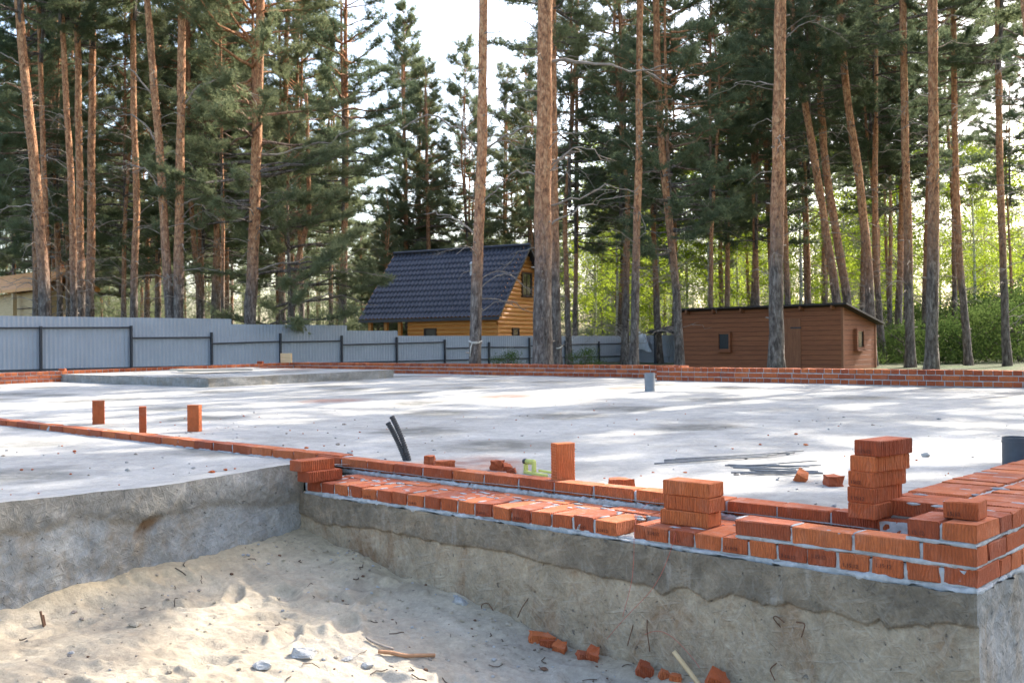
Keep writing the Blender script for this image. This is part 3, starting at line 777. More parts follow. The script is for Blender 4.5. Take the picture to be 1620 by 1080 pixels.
for (u, v, s, rot, lab) in ((1269, 761, (.07, .065, .055), (.5, .5, .4), "small tilted brick fragment beside the rebar pile"),
                            (1319, 768, (.085, .10, .062), (0, 0, .75), "blocky brick fragment right of the rebar pile"),
                            (682, 734, (.07, .09, .062), (0, 0, .5), "upright brick fragment behind the inner row near the conduits"),
                            (704, 738, (.13, .08, .045), (0, 0, .9), "flat brick fragment lying just right of the upright one"),
                            (789, 743, (.085, .08, .065), (0, 0, .3), "brick fragment left of the yellow tool, largest of its heap"),
                            (803, 744, (.06, .06, .04), (.3, .2, .9), "small broken brick bit in the heap by the yellow tool"),
                            (811, 748, (.06, .05, .03), (.1, -.3, .2), "lowest crumbled brick bit touching the yellow tool's handle"),
                            (983, 774, (.13, .11, .065), (0, 0, .75), "half brick lying behind the inner row left of the short stack")):
    p = on_slab(u, v); p[2] = slab_z(p[1]); chunk("brick_fragment", p, s, lab, "brick fragment", M_BRICKL, rot, "brick fragments on the slab")
p = on_slab(1464, 722); p[2] = slab_z(p[1]); chunk("concrete_lump", p, (.075, .05, .04), "small pale concrete lump alone on the slab right of the five brick stack", "concrete lump", M_LUMP)
for (u, v, s, rot, lab) in ((858, 1008, (.15, .08, .05), (.15, .1, .7), "largest broken brick at the foot of the front wall"),
                            (868, 1016, (.10, .06, .045), (.1, 0, .6), "ribbed brick piece in front of the largest broken brick"),
                            (888, 1012, (.09, .07, .05), (.3, .2, .2), "brick piece right of the largest broken brick at the wall foot"),
                            (925, 1020, (.09, .07, .04), (.1, .2, .9), "flat brick piece beside another at the wall foot, left one"),
                            (940, 1021, (.08, .07, .07), (.5, .3, .3), "wedge shaped brick piece leaning at the wall foot"),
                            (1020, 1045, (.085, .07, .07), (.2, .4, .8), "dark red brick piece below the bent wires"),
                            (1051, 1043, (.055, .04, .05), (.2, .4, .8), "small brick shard left of the wooden stake"),
                            (1070, 1060, (.07, .05, .03), (.0, .1, .4), "flat brick shard under the wooden stake"),
                            (1137, 1072, (.12, .10, .08), (.3, .4, .5), "brick piece at the bottom edge right of the wooden stake")):
    p = on_sand(u, v); s = tuple(q_ * .78 for q_ in s); chunk("brick_fragment", p, s, lab, "brick fragment", M_BRICKL, rot, "brick fragments at the foot of the front wall")
for (u, v, s, rot, lab, mt) in ((478, 1036, (.16, .11, .055), (.1, .1, .6), "largest whitish concrete lump on the sunlit sand", M_LUMP), (415, 1056, (.10, .08, .04), (0, 0, .2), "bluish concrete lump near the bottom edge left of the largest one", M_LUMP),
                                (552, 1044, (.08, .06, .03), (0, 0, 1.2), "flat concrete crumb right of the largest lump", M_LUMP), (580, 1055, (.08, .05, .03), (0, 0, .3), "grey concrete crumb near the bottom edge in the middle", M_LUMP),
                                (505, 935, (.10, .06, .03), (0, 0, .4), "tan sandstone clod in the shade near the inner corner", M_SAND), (213, 990, (.10, .05, .03), (0, 0, .1), "tan clod on the sand at left", M_SAND),
                                (729, 950, (.10, .06, .05), (.2, 0, .3), "whitish concrete crumb at the wall foot by the bent rod", M_LUMP)):
    p = on_sand(u, v); chunk("concrete_lump" if mt is M_LUMP else "sand_clod", p, s, lab, "lump", mt, rot)

# scattered fine debris
m = MB()
for k in range(1000):
    x = rng.uniform(-4.0, .2); y = rng.uniform(-3.3, -.02) if rng.random() < .6 else -abs(rng.normal(0, .25)) - .02
    s = abs(rng.normal(0, .0045)) + .0025
    V, Q = blob(x, y, sandz(x, y) + s * .3, s * rng.uniform(.8, 1.6), s, s * .7, 6, 4, .25); m.add(V, Q, int(rng.choice(4, p=[.2, .06, .6, .14])))
for k in range(60):                                                             # bits of twig and root
    x = rng.uniform(-4.0, .1); y = -abs(rng.normal(0, .9)) - .05; a = rng.uniform(0, 6.28); L_ = rng.uniform(.02, .08); q = []
    for i in range(4): q.append((x + math.cos(a) * L_ * i / 3, y + math.sin(a) * L_ * i / 3, sandz(x + math.cos(a) * L_ * i / 3, min(y + math.sin(a) * L_ * i / 3, -.02)) + .003 + rng.random() * .004)); a += rng.normal(0, .35)
    V, F = tube(q, rng.uniform(.0012, .0032), 4); m.add(V, F, 4)
o = m.build("gravel", [M_LUMP, M_RUST, M_SAND, M_DEAD, flat("dark_twig", (.09, .06, .04), .9)]); tag(o, "small stones and crumbs scattered over the sandy pit floor", "gravel", kind="stuff")
m = MB()
for k in range(420):
    d = rng.uniform(0, 1) ** 1.6; x = rng.uniform(-9, -.6); y = .7 + d * 6 if k % 3 else -rng.uniform(.05, 2.2)
    if k % 3 == 0: x = rng.uniform(-9, -4.25)
    s = abs(rng.normal(0, .006)) + .003
    V, Q = blob(x, y, slab_z(max(y, -1)) + s * .3, s * rng.uniform(.8, 1.6), s, s * .6, 6, 4, .25); m.add(V, Q, int(rng.integers(0, 3)))
o = m.build("gravel", [M_LUMP, M_DEAD, M_BRICKL]); tag(o, "crumbs of mortar and brick scattered over the concrete slab", "gravel", kind="stuff")

# ------------------------------------------------------------------ small site things
def curve_obj(name, pts, r, mat, label, cat, n=6, group=None):
    P = np.array(pts); t = np.linspace(0, 1, len(P)); tt = np.linspace(0, 1, max(12, len(P) * 5))
    # smooth through the points
    Q = np.stack([np.interp(tt, t, P[:, k]) for k in range(3)], -1)
    for _ in range(4): Q[1:-1] = (Q[:-2] + 2 * Q[1:-1] + Q[2:]) / 4
    m = MB(); V, F = tube(Q - Q[0], r, n); m.add(V, F); o = m.build(name, mat, loc=Q[0], smooth=True); return tag(o, label, cat, group)
# two conduits
for (u0, u1, v1, um, vm, lab) in ((645, 615, 671, 633, 702, "shorter black corrugated conduit rising from the slab, left of the pair"), (650, 621, 661, 639, 695, "taller black corrugated conduit rising from the slab, right of the pair")):
    b = on_slab(u0, 728); D = float((b - CC) @ FW)
    P = [b - np.array([0, 0, .05]), at_d(um, vm, D), at_d(u1, v1, D + .03)]
    tt = np.linspace(0, 1, 90); Pq = np.array([(1 - t) ** 2 * P[0] + 2 * t * (1 - t) * P[1] + t * t * P[2] for t in tt])
    rad = .0165 + .0022 * np.sign(np.sin(np.arange(90) * 1.57))
    e = empty("conduit", b, lab, "conduit", "conduits rising from the slab")
    m = MB(); V, F = tube(Pq - b, rad, 12); m.add(V, F); m.build("corrugated_tube", M_CONDUIT, e)
    d = Pq[-1] - Pq[-2]; d /= np.linalg.norm(d); m = MB(); V, F = tube([Pq[-1] - b, Pq[-1] - b + d * .012], .0185, 12); m.add(V, F); m.build("cut_end", M_BLACK, e)
# drain pipes
def pipe(p, r, h, mat, label):
    e = empty("drain_pipe", p, label, "pipe")
    n = 28; th = np.linspace(0, 2 * math.pi, n, endpoint=False); c = np.stack([np.cos(th), np.sin(th)], -1)
    V = np.concatenate([np.c_[c * r, np.full(n, -.1)], np.c_[c * r, np.full(n, h)], np.c_[c * (r - .006), np.full(n, h)], np.c_[c * (r - .006), np.full(n, .02)]])
    j = np.arange(n); j2 = (j + 1) % n
    Q = np.concatenate([np.stack([k * n + j, k * n + j2, (k + 1) * n + j2, (k + 1) * n + j], -1) for k in range(3)])
    m = MB(); m.add(V, Q); m.build("pipe_wall", mat, e, smooth=False)
    m = MB(); V, F = tube([(0, 0, h * .80), (0, 0, h * .86)], r + .003, n); m.add(V, F); m.build("collar", mat, e)
    m = MB()
    for k in range(14):
        a = rng.uniform(0, 6.28); V, Q = blob(math.cos(a) * (r + .02), math.sin(a) * (r + .02), .005, .03, .03, .015); m.add(V, Q)
    m.build("mortar_collar", M_MORTAR, e, smooth=True) if 0 else None
p = on_slab(1028, 619); p[2] = slab_z(p[1]); D = (p - CC) @ FW
pipe(p, 8.0 * D / F_PX, 29.5 * D / F_PX, M_PIPE, "grey drain pipe stub standing on the slab before the far brick wall")
p = on_slab(1608, 735); p[2] = slab_z(p[1]); pipe(p, .08, .17, M_PIPED, "dark grey drain pipe stub beside the thick right brick wall")
# rebar pile
for k in range(19):
    if k < 5: a, b = (1040 + k * 9 + rng.uniform(-8, 8), 736 - k * 1.6), (1215 + k * 14, 724 - k * 1.9)
    else:
        a = (1125 + rng.uniform(0, 85), 738 + rng.uniform(0, 15)); ln = rng.uniform(70, 130); b = (min(a[0] + ln, 1302), a[1] + rng.uniform(-9, 6))
    p = on_slab(*a); q = on_slab(*b); zz = .012 + .005 * (k % 3)
    p[2] = slab_z(p[1]) + zz; q[2] = slab_z(q[1]) + zz
    lab = "thin steel rod in the loose bundle of longer rods on the slab" if k < 5 else "short steel rod in the untidy pile on the slab"
    curve_obj("steel_rod", [p, (p + q) / 2 + rng.normal(0, .006, 3) * (1, 1, 0), q], .0055, M_STEEL, lab, "steel rod", 6, "longer rods on the slab" if k < 5 else "short rods piled on the slab")
# yellow tool
p = on_slab(838, 750); p[2] = slab_z(p[1]); q = on_slab(872, 756); ang = math.atan2(q[1] - p[1], q[0] - p[0])
e = empty("hand_tool", p, "yellow framed hand tool with a black capped grip lying behind the inner row", "tool", rz=ang)
m = MB(); V, F = tube([(-.03, 0, .075), (.045, 0, .078)], .016, 12); m.add(V, F); m.build("grip", M_YEL, e, smooth=True)
m = MB(); V, F = tube([(-.055, 0, .074), (-.03, 0, .075)], .0175, 12); m.add(V, F); m.build("end_cap", M_BLACK, e, smooth=True)
m = MB(); V, F = chamfer_box(-.05, -.03, -.012, .012, .0, .07, .003); m.add(V, F); V, F = chamfer_box(.035, .055, -.012, .012, 0, .085, .003); m.add(V, F)
V, F = chamfer_box(-.05, .17, -.014, .014, 0, .018, .003); m.add(V, F); V, F = chamfer_box(.06, .19, .02, .034, .02, .034, .003); m.add(V, F); m.build("frame", M_YEL, e)
# pale strip in the inner corner, wooden stake, sticks, rods and wires
q = at_z(481, 777, -.08)
m = MB(); V, F = chamfer_box(-.02, .02, -.012, .012, -.0, .095, .002); m.add(V, F); o = m.build("wood_strip", M_WHITE, loc=(q[0], q[1] - .03, -.115)); tag(o, "short whitish strip standing in the inner corner under the brick pair", "strip")
a = on_sand(1108, 1068); b = on_y(1066, 1030, -.06)
curve_obj("wooden_stake", [a, b], .013, M_TIMBER, "pale wooden stake leaning against the foot of the front wall", "stake", 4)
pts = [on_sand(u, v) + np.array([0, 0, .012]) for u, v in ((580, 1012), (588, 1018), (605, 1025), (622, 1030))]
curve_obj("rusty_rod", pts, .006, M_DEAD, "dark bent twig lying on the sunlit sand", "twig")
pts = [on_sand(u, v) + np.array([0, 0, .012]) for u, v in ((598, 1034), (620, 1036), (640, 1041), (665, 1040), (688, 1040))]
curve_obj("bark_strip", pts, .009, make_wood("orange_bark", (.32, .15, .07), (.45, .24, .12), (6, 6, 6)), "orange brown strip of bark on the sand below the dark twig", "bark strip")
for i, (pp, lab) in enumerate((([(64, 966), (68, 984), (71, 990)], "rusty rod end sticking up from the sand at left, taller one"), ([(68, 972), (73, 988)], "rusty rod end sticking up from the sand at left, shorter one"))):
    b = on_sand(*pp[-1]); D = (b - CC) @ FW; curve_obj("rod_end", [at_d(u, v, D) for u, v in pp[:-1]] + [b - np.array([0, 0, .03])], .006, M_RUST, lab, "rod end")
wires = [([(834, 941), (828, 960), (819, 976)], "short wire stub on the wall left of the twine"), ([(997, 985), (995, 1020)], "straight wire hanging down the front wall"), ([(1018, 978), (1026, 995), (1028, 1030)], "curved wire hanging down the front wall below the twine"),
         ([(1233, 998), (1224, 975), (1228, 973), (1241, 984)], "bent wire hook on the front wall, left of a pair"), ([(1250, 985), (1277, 984), (1268, 1007)], "bent wire hook on the front wall, right of a pair"),
         ([(1235, 1042), (1219, 1056), (1226, 1075)], "lowest bent wire on the front wall below the pair of hooks"), ([(652, 909), (643, 921), (640, 923)], "small wire staple low on the front wall near the inner corner"), ([(759, 975), (763, 955), (772, 952), (780, 965)], "wire loop low on the front wall by the concrete crumb")]
for pp, lab in wires:
    P = [on_y(u, v, -.024) for u, v in pp]; P[0] = P[0] + np.array([0, .03, 0]); P[1][1] -= .012; curve_obj("wire", P, .0026, M_RUST, lab, "wire", 5)
# red twine
tw = [([(1048, 787), (1030, 791), (1010, 808), (1005, 826), (1003, 850), (1003, 880), (1000, 920), (985, 975)], "red twine hanging from the short brick stack straight down the wall"),
      ([(1060, 806), (1062, 823), (1072, 832), (1068, 845), (1062, 868), (1048, 905), (1030, 935), (990, 975), (960, 1010)], "red twine looping from the lowest brick of the short stack down the wall")]
for pp, lab in tw:
    P = []
    for i, (u, v) in enumerate(pp):
        z_edge = v > 845
        q = on_y(u, v, -.03) if v > 836 else (at_z(u, v, .004) if i and v > 822 else on_y(u, v, at_z(1044, 827, .0)[1] - .008))
        P.append(q)
    curve_obj("red_twine", P, .0011, M_TWINE, lab, "twine", 5)
P = [on_y(u, v, -.03) for u, v in ((1020, 1003), (1032, 998), (1045, 997), (1062, 1005), (1080, 1022), (1100, 1045), (1107, 1056))]
curve_obj("red_twine", P, .0011, M_TWINE, "red twine arching low across the front wall behind the wooden stake", "twine", 5)

# ================================================================== FAR PART OF THE SLAB
FX, FYR, FYL, STEPX = -21.3, 11.43, 12.25, -9.3
fz_ = slab_z(11.4)
def course_wall(name, axis, a0, a1, face, depth, z0, ncourse, label, hdr_first=True, facing=-1, loose_bits=()):
    """straight far brick wall; axis 'x' or 'y'; face = coordinate of the visible face"""
    e = empty(name, ((a0 + a1) / 2, face, z0) if axis == 'x' else (face, (a0 + a1) / 2, z0), label, "brick wall")
    L = Vector(e.location) * -1
    for k in range(ncourse):
        sp = []; z = z0 + k * .0815; hd = (k % 2 == 0) == hdr_first; a = a0; l = .12 if hd else .25
        while a < a1:
            b = min(a + l, a1); f0, f1 = (face, face + depth) if facing < 0 else (face - depth, face)
            zz = z + (0 if axis == 'x' else SLAB_K * (a - (a0 + a1) / 2))
            if b - a > .04: sp.append((a, b, f0, f1, zz, zz + .067) if axis == 'x' else (f0, f1, a, b, zz, zz + .067))
            a = b + .0125
        bricks_mb(sp, .003, .001).build("brick_course", M_BRICK, e, loc=L)
    m = MB(); f0, f1 = (face + .011, face + depth - .011) if facing < 0 else (face - depth + .011, face - .011)
    if axis == 'x': V, Q = box(a0 + .003, a1 - .003, f0, f1, z0 - .3, z0 + ncourse * .0815 - .018)
    else:
        V, Q = box(f0, f1, a0 + .003, a1 - .003, z0 - .3, z0 + ncourse * .0815 - .018)
        V[:, 2] += SLAB_K * (V[:, 1] - (a0 + a1) / 2)
    m.add(V, Q); m.build("mortar", M_MORTAR, e, loc=L); return e
course_wall("brick_wall", 'x', STEPX, .0, FYR, .25, fz_ + .004, 3, "three course brick wall along the far side in front of the brown shed", True)
course_wall("brick_wall", 'x', FX - .25, STEPX - .01, FYL, .25, slab_z(FYL) + .004, 3, "set back three course brick wall along the far side in front of the house", True)
course_wall("brick_wall", 'y', -3.0, FYL - .01, FX, .25, slab_z(4.6) + .004, 3, "three course brick wall along the far left side before the tall fence", True, facing=1)
# raised platform in the far corner
pe = empty("concrete_platform", (-18, 9, .12), "low raised concrete platform in the far left corner of the slab", "platform")
PL = [on_slab(125, 605), on_slab(330, 613), on_slab(637, 599)]
px0, py0 = PL[1][0], PL[1][1]
def plat(x0, x1, y0, y1, z1):
    nx, ny = 90, 90
    X, Y = np.meshgrid(np.linspace(x0, x1, nx), np.linspace(y0, y1, ny), indexing='ij')
    Z = z1 + SLAB_K * (Y - 6) + .008 * fbm(X * 1.2, Y * 1.2, 4, 201)
    m = MB(); m.add(np.stack([X, Y, Z], -1).reshape(-1, 3), grid_faces(nx, ny)); o = m.build("platform_top", M_SLAB, pe, loc=(18, -9, -.12), smooth=True)
    for name, P, Zt in (("platform_edge", np.stack([np.linspace(x0, x1, 120), np.full(120, y0)], -1), None), ("platform_edge", np.stack([np.full(120, x1), np.linspace(y0, y1, 120)], -1), None)):
        V = []
        for k in range(9):
            f = k / 8; z = (z1 + SLAB_K * (P[:, 1] - 6)) * (1 - f) + (slab_z(P[:, 1]) - .03) * f
            off = .02 * fbm(P[:, 0] * 3 + P[:, 1] * 3, z * 9, 4, 211) * min(1, f * 3)
            q = np.stack([P[:, 0], P[:, 1], z], -1)
            if name and P[0, 1] == P[-1, 1]: q[:, 1] -= off
            else: q[:, 0] += off
            V.append(q)
        m = MB(); m.add(np.array(V).reshape(-1, 3), grid_faces(9, 120, flip=True)); o = m.build(name, M_FACEL, pe, loc=(18, -9, -.12), smooth=True)
        set_attr(o, "layer", np.full(9 * 120, .5)); set_attr(o, "hole", np.zeros(9 * 120))
plat(FX, px0, py0, 10.5, .10 + .165)
# planks and odd bits there
for i, (u0, v0, u1, v1, lab) in enumerate(((290, 588.5, 400, 585.5, "long weathered plank lying on the raised platform"), (268, 586.5, 345, 586, "shorter weathered plank behind the long one on the platform"))):
    p = at_z(u0, v0, .33); q = at_z(u1, v1, .34); d = q - p; L = np.linalg.norm(d[:2])
    m = MB(); V, F = chamfer_box(0, L, 0, .55 - .2 * i, 0, .035, .004); m.add(V, F); o = m.build("plank", M_BOARDP, loc=(p[0], p[1], .335)); o.rotation_euler = (0, 0, math.atan2(d[1], d[0])); tag(o, lab, "plank")
wt = slab_z(FYL) + .25
def on_wall(u, v, size, mat, lab, name, cat, left=False):
    p = on_x(u, v, FX - .12) if left else on_y(u, v, FYL + .12)
    p[2] = (slab_z(4.6) + SLAB_K * (p[1] - 4.6) + .232) if left else slab_z(FYL) + .232
    m = MB(); V, F = chamfer_box(-size[0] / 2, size[0] / 2, -size[1] / 2, size[1] / 2, 0, size[2], .004); m.add(V, F); o = m.build(name, mat, loc=p); o.rotation_euler = (0, 0, R(40)); tag(o, lab, cat)
on_wall(453, 571, (.28, .12, .25), M_TIMBER, "pale wooden block standing on the far brick wall before the fence", "wood_block", "block", True)
on_wall(412, 573, (.14, .12, .065), M_BRICKL, "single brick lying on the far left wall beside the wooden block", "brick", "brick", True)
on_wall(99, 586, (.14, .10, .05), M_BRICKL, "broken brick lying on the far left wall near the second fence post", "brick", "brick", True)

# ================================================================== FENCE
FD0 = at_d(63, 545, 26.2); FENX = FD0[0]
fe = empty("metal_fence", (FENX, FD0[1], 0), "long grey corrugated metal fence with black posts stepping down to the right", "fence")
def loc_(o): o.location = -Vector(fe.location)
posts_u = [-60, 63, 206, 333, 442, 539, 626, 702, 772, 836, 893, 946, 993]
post_y = [on_x(u, 545, FENX)[1] for u in posts_u]
yend = post_y[-1]
step_u = [(-400, 500), (366, 512), (549, 523), (629, 531)]          # (u of the step, y of the top)
edges = [on_x(u, 545, FENX)[1] for u, _ in step_u] + [yend]
tops = [on_x(max(u, 0) if i else 100, v, FENX)[2] for i, (u, v) in enumerate(step_u)]
tops[0] = on_x(120, 501, FENX)[2]; tops[1] = on_x(450, 513.5, FENX)[2]; tops[2] = on_x(590, 523, FENX)[2]; tops[3] = on_x(700, 531, FENX)[2]
def corr_panel(a0, a1, zb, zt, axis, face, sign):
    n = int((a1 - a0) / .02); a = np.linspace(a0, a1, n)
    ph = (a / .115) % 1.0
    prof = np.clip(np.abs(ph - .5) * 4 - .6, 0, 1) * .012 * sign
    V = []
    for z in (zb, zt): V.append(np.stack([face + prof, a, np.full(n, z)], -1) if axis == 'y' else np.stack([a, face - prof, np.full(n, z)], -1))
    # thickness: back skin 2 mm behind
    for z in (zt, zb): V.append(np.stack([face + prof - .003 * sign, a, np.full(n, z)], -1) if axis == 'y' else np.stack([a, face - prof + .003 * sign, np.full(n, z)], -1))
    m = MB(); m.add(np.array(V).reshape(-1, 3), grid_faces(4, n)); return m
for i in range(4):
    y = edges[i]
    while y < edges[i + 1] - .05:
        y2 = min(y + 2.5, edges[i + 1]); loc_(corr_panel(y, y2, .02, tops[i], 'y', FENX, 1).build("fence_panel", M_FENCE, fe)); y = y2
def topz(y):
    for i in range(4):
        if edges[i] <= y <= edges[i + 1]: return tops[i]
    return tops[-1]
rail_v = [471, 470.5, 519, 534]
post_top = [516, 516, 515, 525.5, 527, 530.5, 533, 537, 541, 534, 538.5, 540, 540]
for u, y, v in zip(posts_u, post_y, post_top):
    zt = min(on_x(u, v, FENX)[2], topz(y) - .03); m = MB(); V, F = chamfer_box(FENX + .028, FENX + .088, y - .03, y + .03, -.3, zt, .003); m.add(V, F); loc_(m.build("post", M_POST, fe))
rail = [(519, 518.5), (518.5, 518), (534.5, 533.5), (543.5, 540), (541, 539), (545.3, 543), (543, 541), (551, 549), (549, 549), (547, 547), (545, 544), (544, 543)]
for i in range(len(posts_u) - 1):
    va = rail[i][0]; z = on_x(posts_u[i], va, FENX)[2]; z2 = on_x(posts_u[i + 1], rail[i][1], FENX)[2]
    V, F = chamfer_box(FENX + .03, FENX + .07, post_y[i] + .031, post_y[i + 1] - .031, z - .02, z + .02, .003)
    V[:, 2] += (z2 - z) * (V[:, 1] - post_y[i]) / (post_y[i + 1] - post_y[i]); m = MB(); m.add(V, F); loc_(m.build("rail", M_POST, fe))
    V, F = chamfer_box(FENX + .03, FENX + .07, post_y[i] + .031, post_y[i + 1] - .031, .28, .32, .003); m = MB(); m.add(V, F); loc_(m.build("rail", M_POST, fe))
# the return running along X behind the shed
x = FENX + .1
zr = tops[-1]
for k in range(4):
    loc_(corr_panel(x, x + 2.4, .02, zr, 'x', yend, 1).build("fence_panel", M_FENCE, fe)); x += 2.4
    m = MB(); V, F = chamfer_box(x - .03, x + .03, yend - .09, yend - .03, -.3, zr - .1, .003); m.add(V, F); loc_(m.build("post", M_POST, fe))
for z in (.3, zr - .35):
    m = MB(); V, F = chamfer_box(FENX + .12, FENX + 9.5, yend - .075, yend - .035, z - .02, z + .02, .003); m.add(V, F); loc_(m.build("rail", M_FENCE, fe))

# ================================================================== LOG HOUSE
hc = at_d(789, 499, 45.0)           # front right eave corner
hx1, hy0, hz = hc[0], hc[1], hc[2]
he = empty("log_house", (hx1, hy0, 0), "orange log house with a steep navy metal tile roof behind the fence", "house", rz=R(12))
HL = -Vector(he.location)
RLEN, HD = 7.8, 2.85
HROT = R(12)
HO = np.array([hx1, hy0, 0.0]); _c, _s = math.cos(HROT), math.sin(HROT)
def hpick(u, v, axis, val):
    """picture point on a wall plane of the turned house, in the house's own unturned coordinates"""
    A = np.array([[_c, _s, 0], [-_s, _c, 0], [0, 0, 1]]); o_ = A @ (CC - HO) + HO; d = A @ ray(u, v)
    return o_ + d * (val - o_[axis]) / d[axis]
rid = hpick(840, 388, 1, hy0 + HD); RISE = rid[2] - hz
def tile_roof(y0, y1, sgn):
    nx, ny = 420, 90
    a = np.linspace(0, RLEN, nx); b = np.linspace(0, 1, ny)
    A, B = np.meshgrid(a, b, indexing='ij')
    slope = math.hypot(HD, RISE); s = B * slope
    st = (s / .35) % 1.0
    wave = .034 * np.sin(A / .22 * 2 * math.pi) - .055 * st * 1.0
    nrm = np.array([0, -RISE / slope * sgn, HD / slope])
    P = np.stack([hx1 - RLEN + A, (y0 + (y1 - y0) * B), hz + RISE * B], -1) + wave[..., None] * nrm
    m = MB(); m.add(P.reshape(-1, 3), grid_faces(nx, ny, flip=sgn < 0)); return m
tile_roof(hy0, hy0 + HD, 1).build("roof", M_ROOF, he, loc=HL, smooth=True)
rb_ = tile_roof(hy0 + 2 * HD, hy0 + HD, -1).build("roof", M_ROOF, he, loc=HL, smooth=True)
m = MB(); V, F = tube([(hx1 - RLEN, hy0 + HD, hz + RISE + .02), (hx1, hy0 + HD, hz + RISE + .02)], .09, 10); m.add(V, F); m.build("ridge_cap", M_ROOF, he, loc=HL)
# under-roof boards, fascia
slope = math.hypot(HD, RISE)
for sg, nm in ((0, "bargeboard"), (1, "bargeboard")):
    for xx in (hx1 - .02, hx1 - RLEN):
        ya, yb = (hy0, hy0 + HD) if sg == 0 else (hy0 + 2 * HD, hy0 + HD)
        V = np.array([(xx, ya, hz - .16), (xx, yb, hz + RISE - .16), (xx, yb, hz + RISE - .02), (xx, ya, hz - .03), (xx + .03, ya, hz - .16), (xx + .03, yb, hz + RISE - .16), (xx + .03, yb, hz + RISE - .02), (xx + .03, ya, hz - .03)])
        Q = np.array([[0, 1, 2, 3], [4, 7, 6, 5], [0, 4, 5, 1], [3, 2, 6, 7], [0, 3, 7, 4], [1, 5, 6, 2]]); m = MB(); m.add(V, Q); m.build(nm, M_ROOF if xx > hx1 - 1 else M_LOG, he, loc=HL)
m = MB(); V, Q = box(hx1 - RLEN, hx1, hy0 - .01, hy0 + .02, hz - .18, hz - .04); m.add(V, Q); m.build("fascia", M_ROOF, he, loc=HL)
# log walls
WX1 = hx1 - .35; WX0 = hx1 - RLEN + 2.6; WY0 = hy0 + .45; WY1 = hy0 + 2 * HD - .45
def logs(axis, a0, a1, face, zt_fn, z0, out, d=.19):
    m = MB(); z = z0
    while z < 9:
        lo, hi = zt_fn(z + d * .5)
        lo = max(lo, a0); hi = min(hi, a1)
        if hi - lo < .2: break
        th = np.linspace(-math.pi / 2, math.pi / 2, 7); V = []
        for a in (lo, hi):
            for t in th:
                o_ = .055 * math.cos(t) * out; zz = z + d / 2 + d / 2 * math.sin(t)
                V.append((a, face + o_, zz) if axis == 'x' else (face + o_, a, zz))
        n = 7; Q = np.array([[k, k + 1, n + k + 1, n + k] for k in range(n - 1)])
        if (axis == 'x') == (out > 0): Q = Q[:, ::-1]
        m.add(np.array(V), Q); z += d
    return m
logs('x', WX0, WX1, WY0, lambda z: (WX0, WX1) if z < hz + .15 else (0, 0), -.2, -1).build("wall", M_LOG, he, loc=HL, smooth=True)
mid = hy0 + HD
def gable(z):
    t = (z - hz) / RISE; w = HD * (1 - max(t, 0)) - .02
    w = min(w, HD - .45); return (mid - w, mid + w) if w > .05 else (0, 0)
logs('y', WY0, WY1, WX1, gable, -.2, 1).build("gable_wall", M_LOG, he, loc=HL, smooth=True)
m = MB(); V, Q = box(WX0, WX1 - .06, WY0 + .06, WY1, -.2, hz + .1); m.add(V, Q)
V = np.array([(x_, y_, z_) for x_ in (WX0, WX1 - .06) for (y_, z_) in ((mid - HD + .62, hz + .1), (mid + HD - .62, hz + .1), (mid + .25, hz + RISE - .95), (mid - .25, hz + RISE - .95))])
m.add(V, np.array([[0, 1, 2, 3], [4, 7, 6, 5], [0, 3, 7, 4], [1, 5, 6, 2]])); m.build("inner_wall", M_LOG, he, loc=HL)
m = MB()
for k in range(10):
    V, Q = box(WX1 - .08, WX1 + .10, WY0 - .12, WY0 + .06, -.2 + k * .19 + .02, -.2 + k * .19 + .17); m.add(V, Q) if -.2 + k * .19 + .17 < hz - .2 else None
m.build("log_ends", M_LOG, he, loc=HL)
m = MB(); V, Q = box(hx1 - RLEN + .1, hx1 - .1, WY0 - .02, WY0 + .16, hz - .16 + .12, hz + .08); m.add(V, Q); m.build("eave_beam", M_LOG, he, loc=HL)
for xx in (hx1 - RLEN + .35, hx1 - RLEN + 1.3, hx1 - RLEN + 2.1):
    m = MB(); V, Q = box(xx - .08, xx + .08, WY0 - .02, WY0 + .14, -.2, hz - .04); m.add(V, Q); m.build("porch_post", M_LOG, he, loc=HL)
def window(parent, loc, axis, a0, a1, z0, z1, face, out, frame_mat, fw=.07, bars=1):
    """framed window; axis x: wall faces -Y/+Y (out = sign), axis y: wall faces +X"""
    def bx(A0, A1, d0, d1, Z0, Z1):
        d0, d1 = sorted((face + d0 * out, face + d1 * out)); return box(A0, A1, d0, d1, Z0, Z1) if axis == 'x' else box(d0, d1, A0, A1, Z0, Z1)
    m = MB()
    for q in ((a0 - fw, a0, 0, .10, z0 - fw, z1 + fw), (a1, a1 + fw, 0, .10, z0 - fw, z1 + fw), (a0, a1, 0, .098, z1, z1 + fw), (a0, a1, 0, .098, z0 - fw, z0)):
        V, Q = bx(*q); m.add(V, Q)
    f = m.build("window", frame_mat, parent, loc=loc)
    m = MB(); V, Q = bx(a0, a1, 0, .062, z0, z1); m.add(V, Q); m.build("pane", M_GLASSD, f)
    if bars:
        m = MB(); mid_ = (a0 + a1) / 2; V, Q = bx(mid_ - .02, mid_ + .02, .0, .075, z0 + .001, z1 - .001); m.add(V, Q); m.build("glazing_bar", frame_mat, f)
    m = MB(); V, Q = bx(a0 - fw - .03, a1 + fw + .03, .0, .15, z0 - fw - .04, z0 - fw - .002); m.add(V, Q); m.build("sill", frame_mat, f)
M_FRD = flat("dark_brown_frame", (.06, .03, .02), .6)
w1 = hpick(825, 466, 0, WX1); w2 = hpick(838, 434, 0, WX1); window(he, HL, 'y', w1[1], w2[1], w1[2], w2[2], WX1, 1, M_FRD)
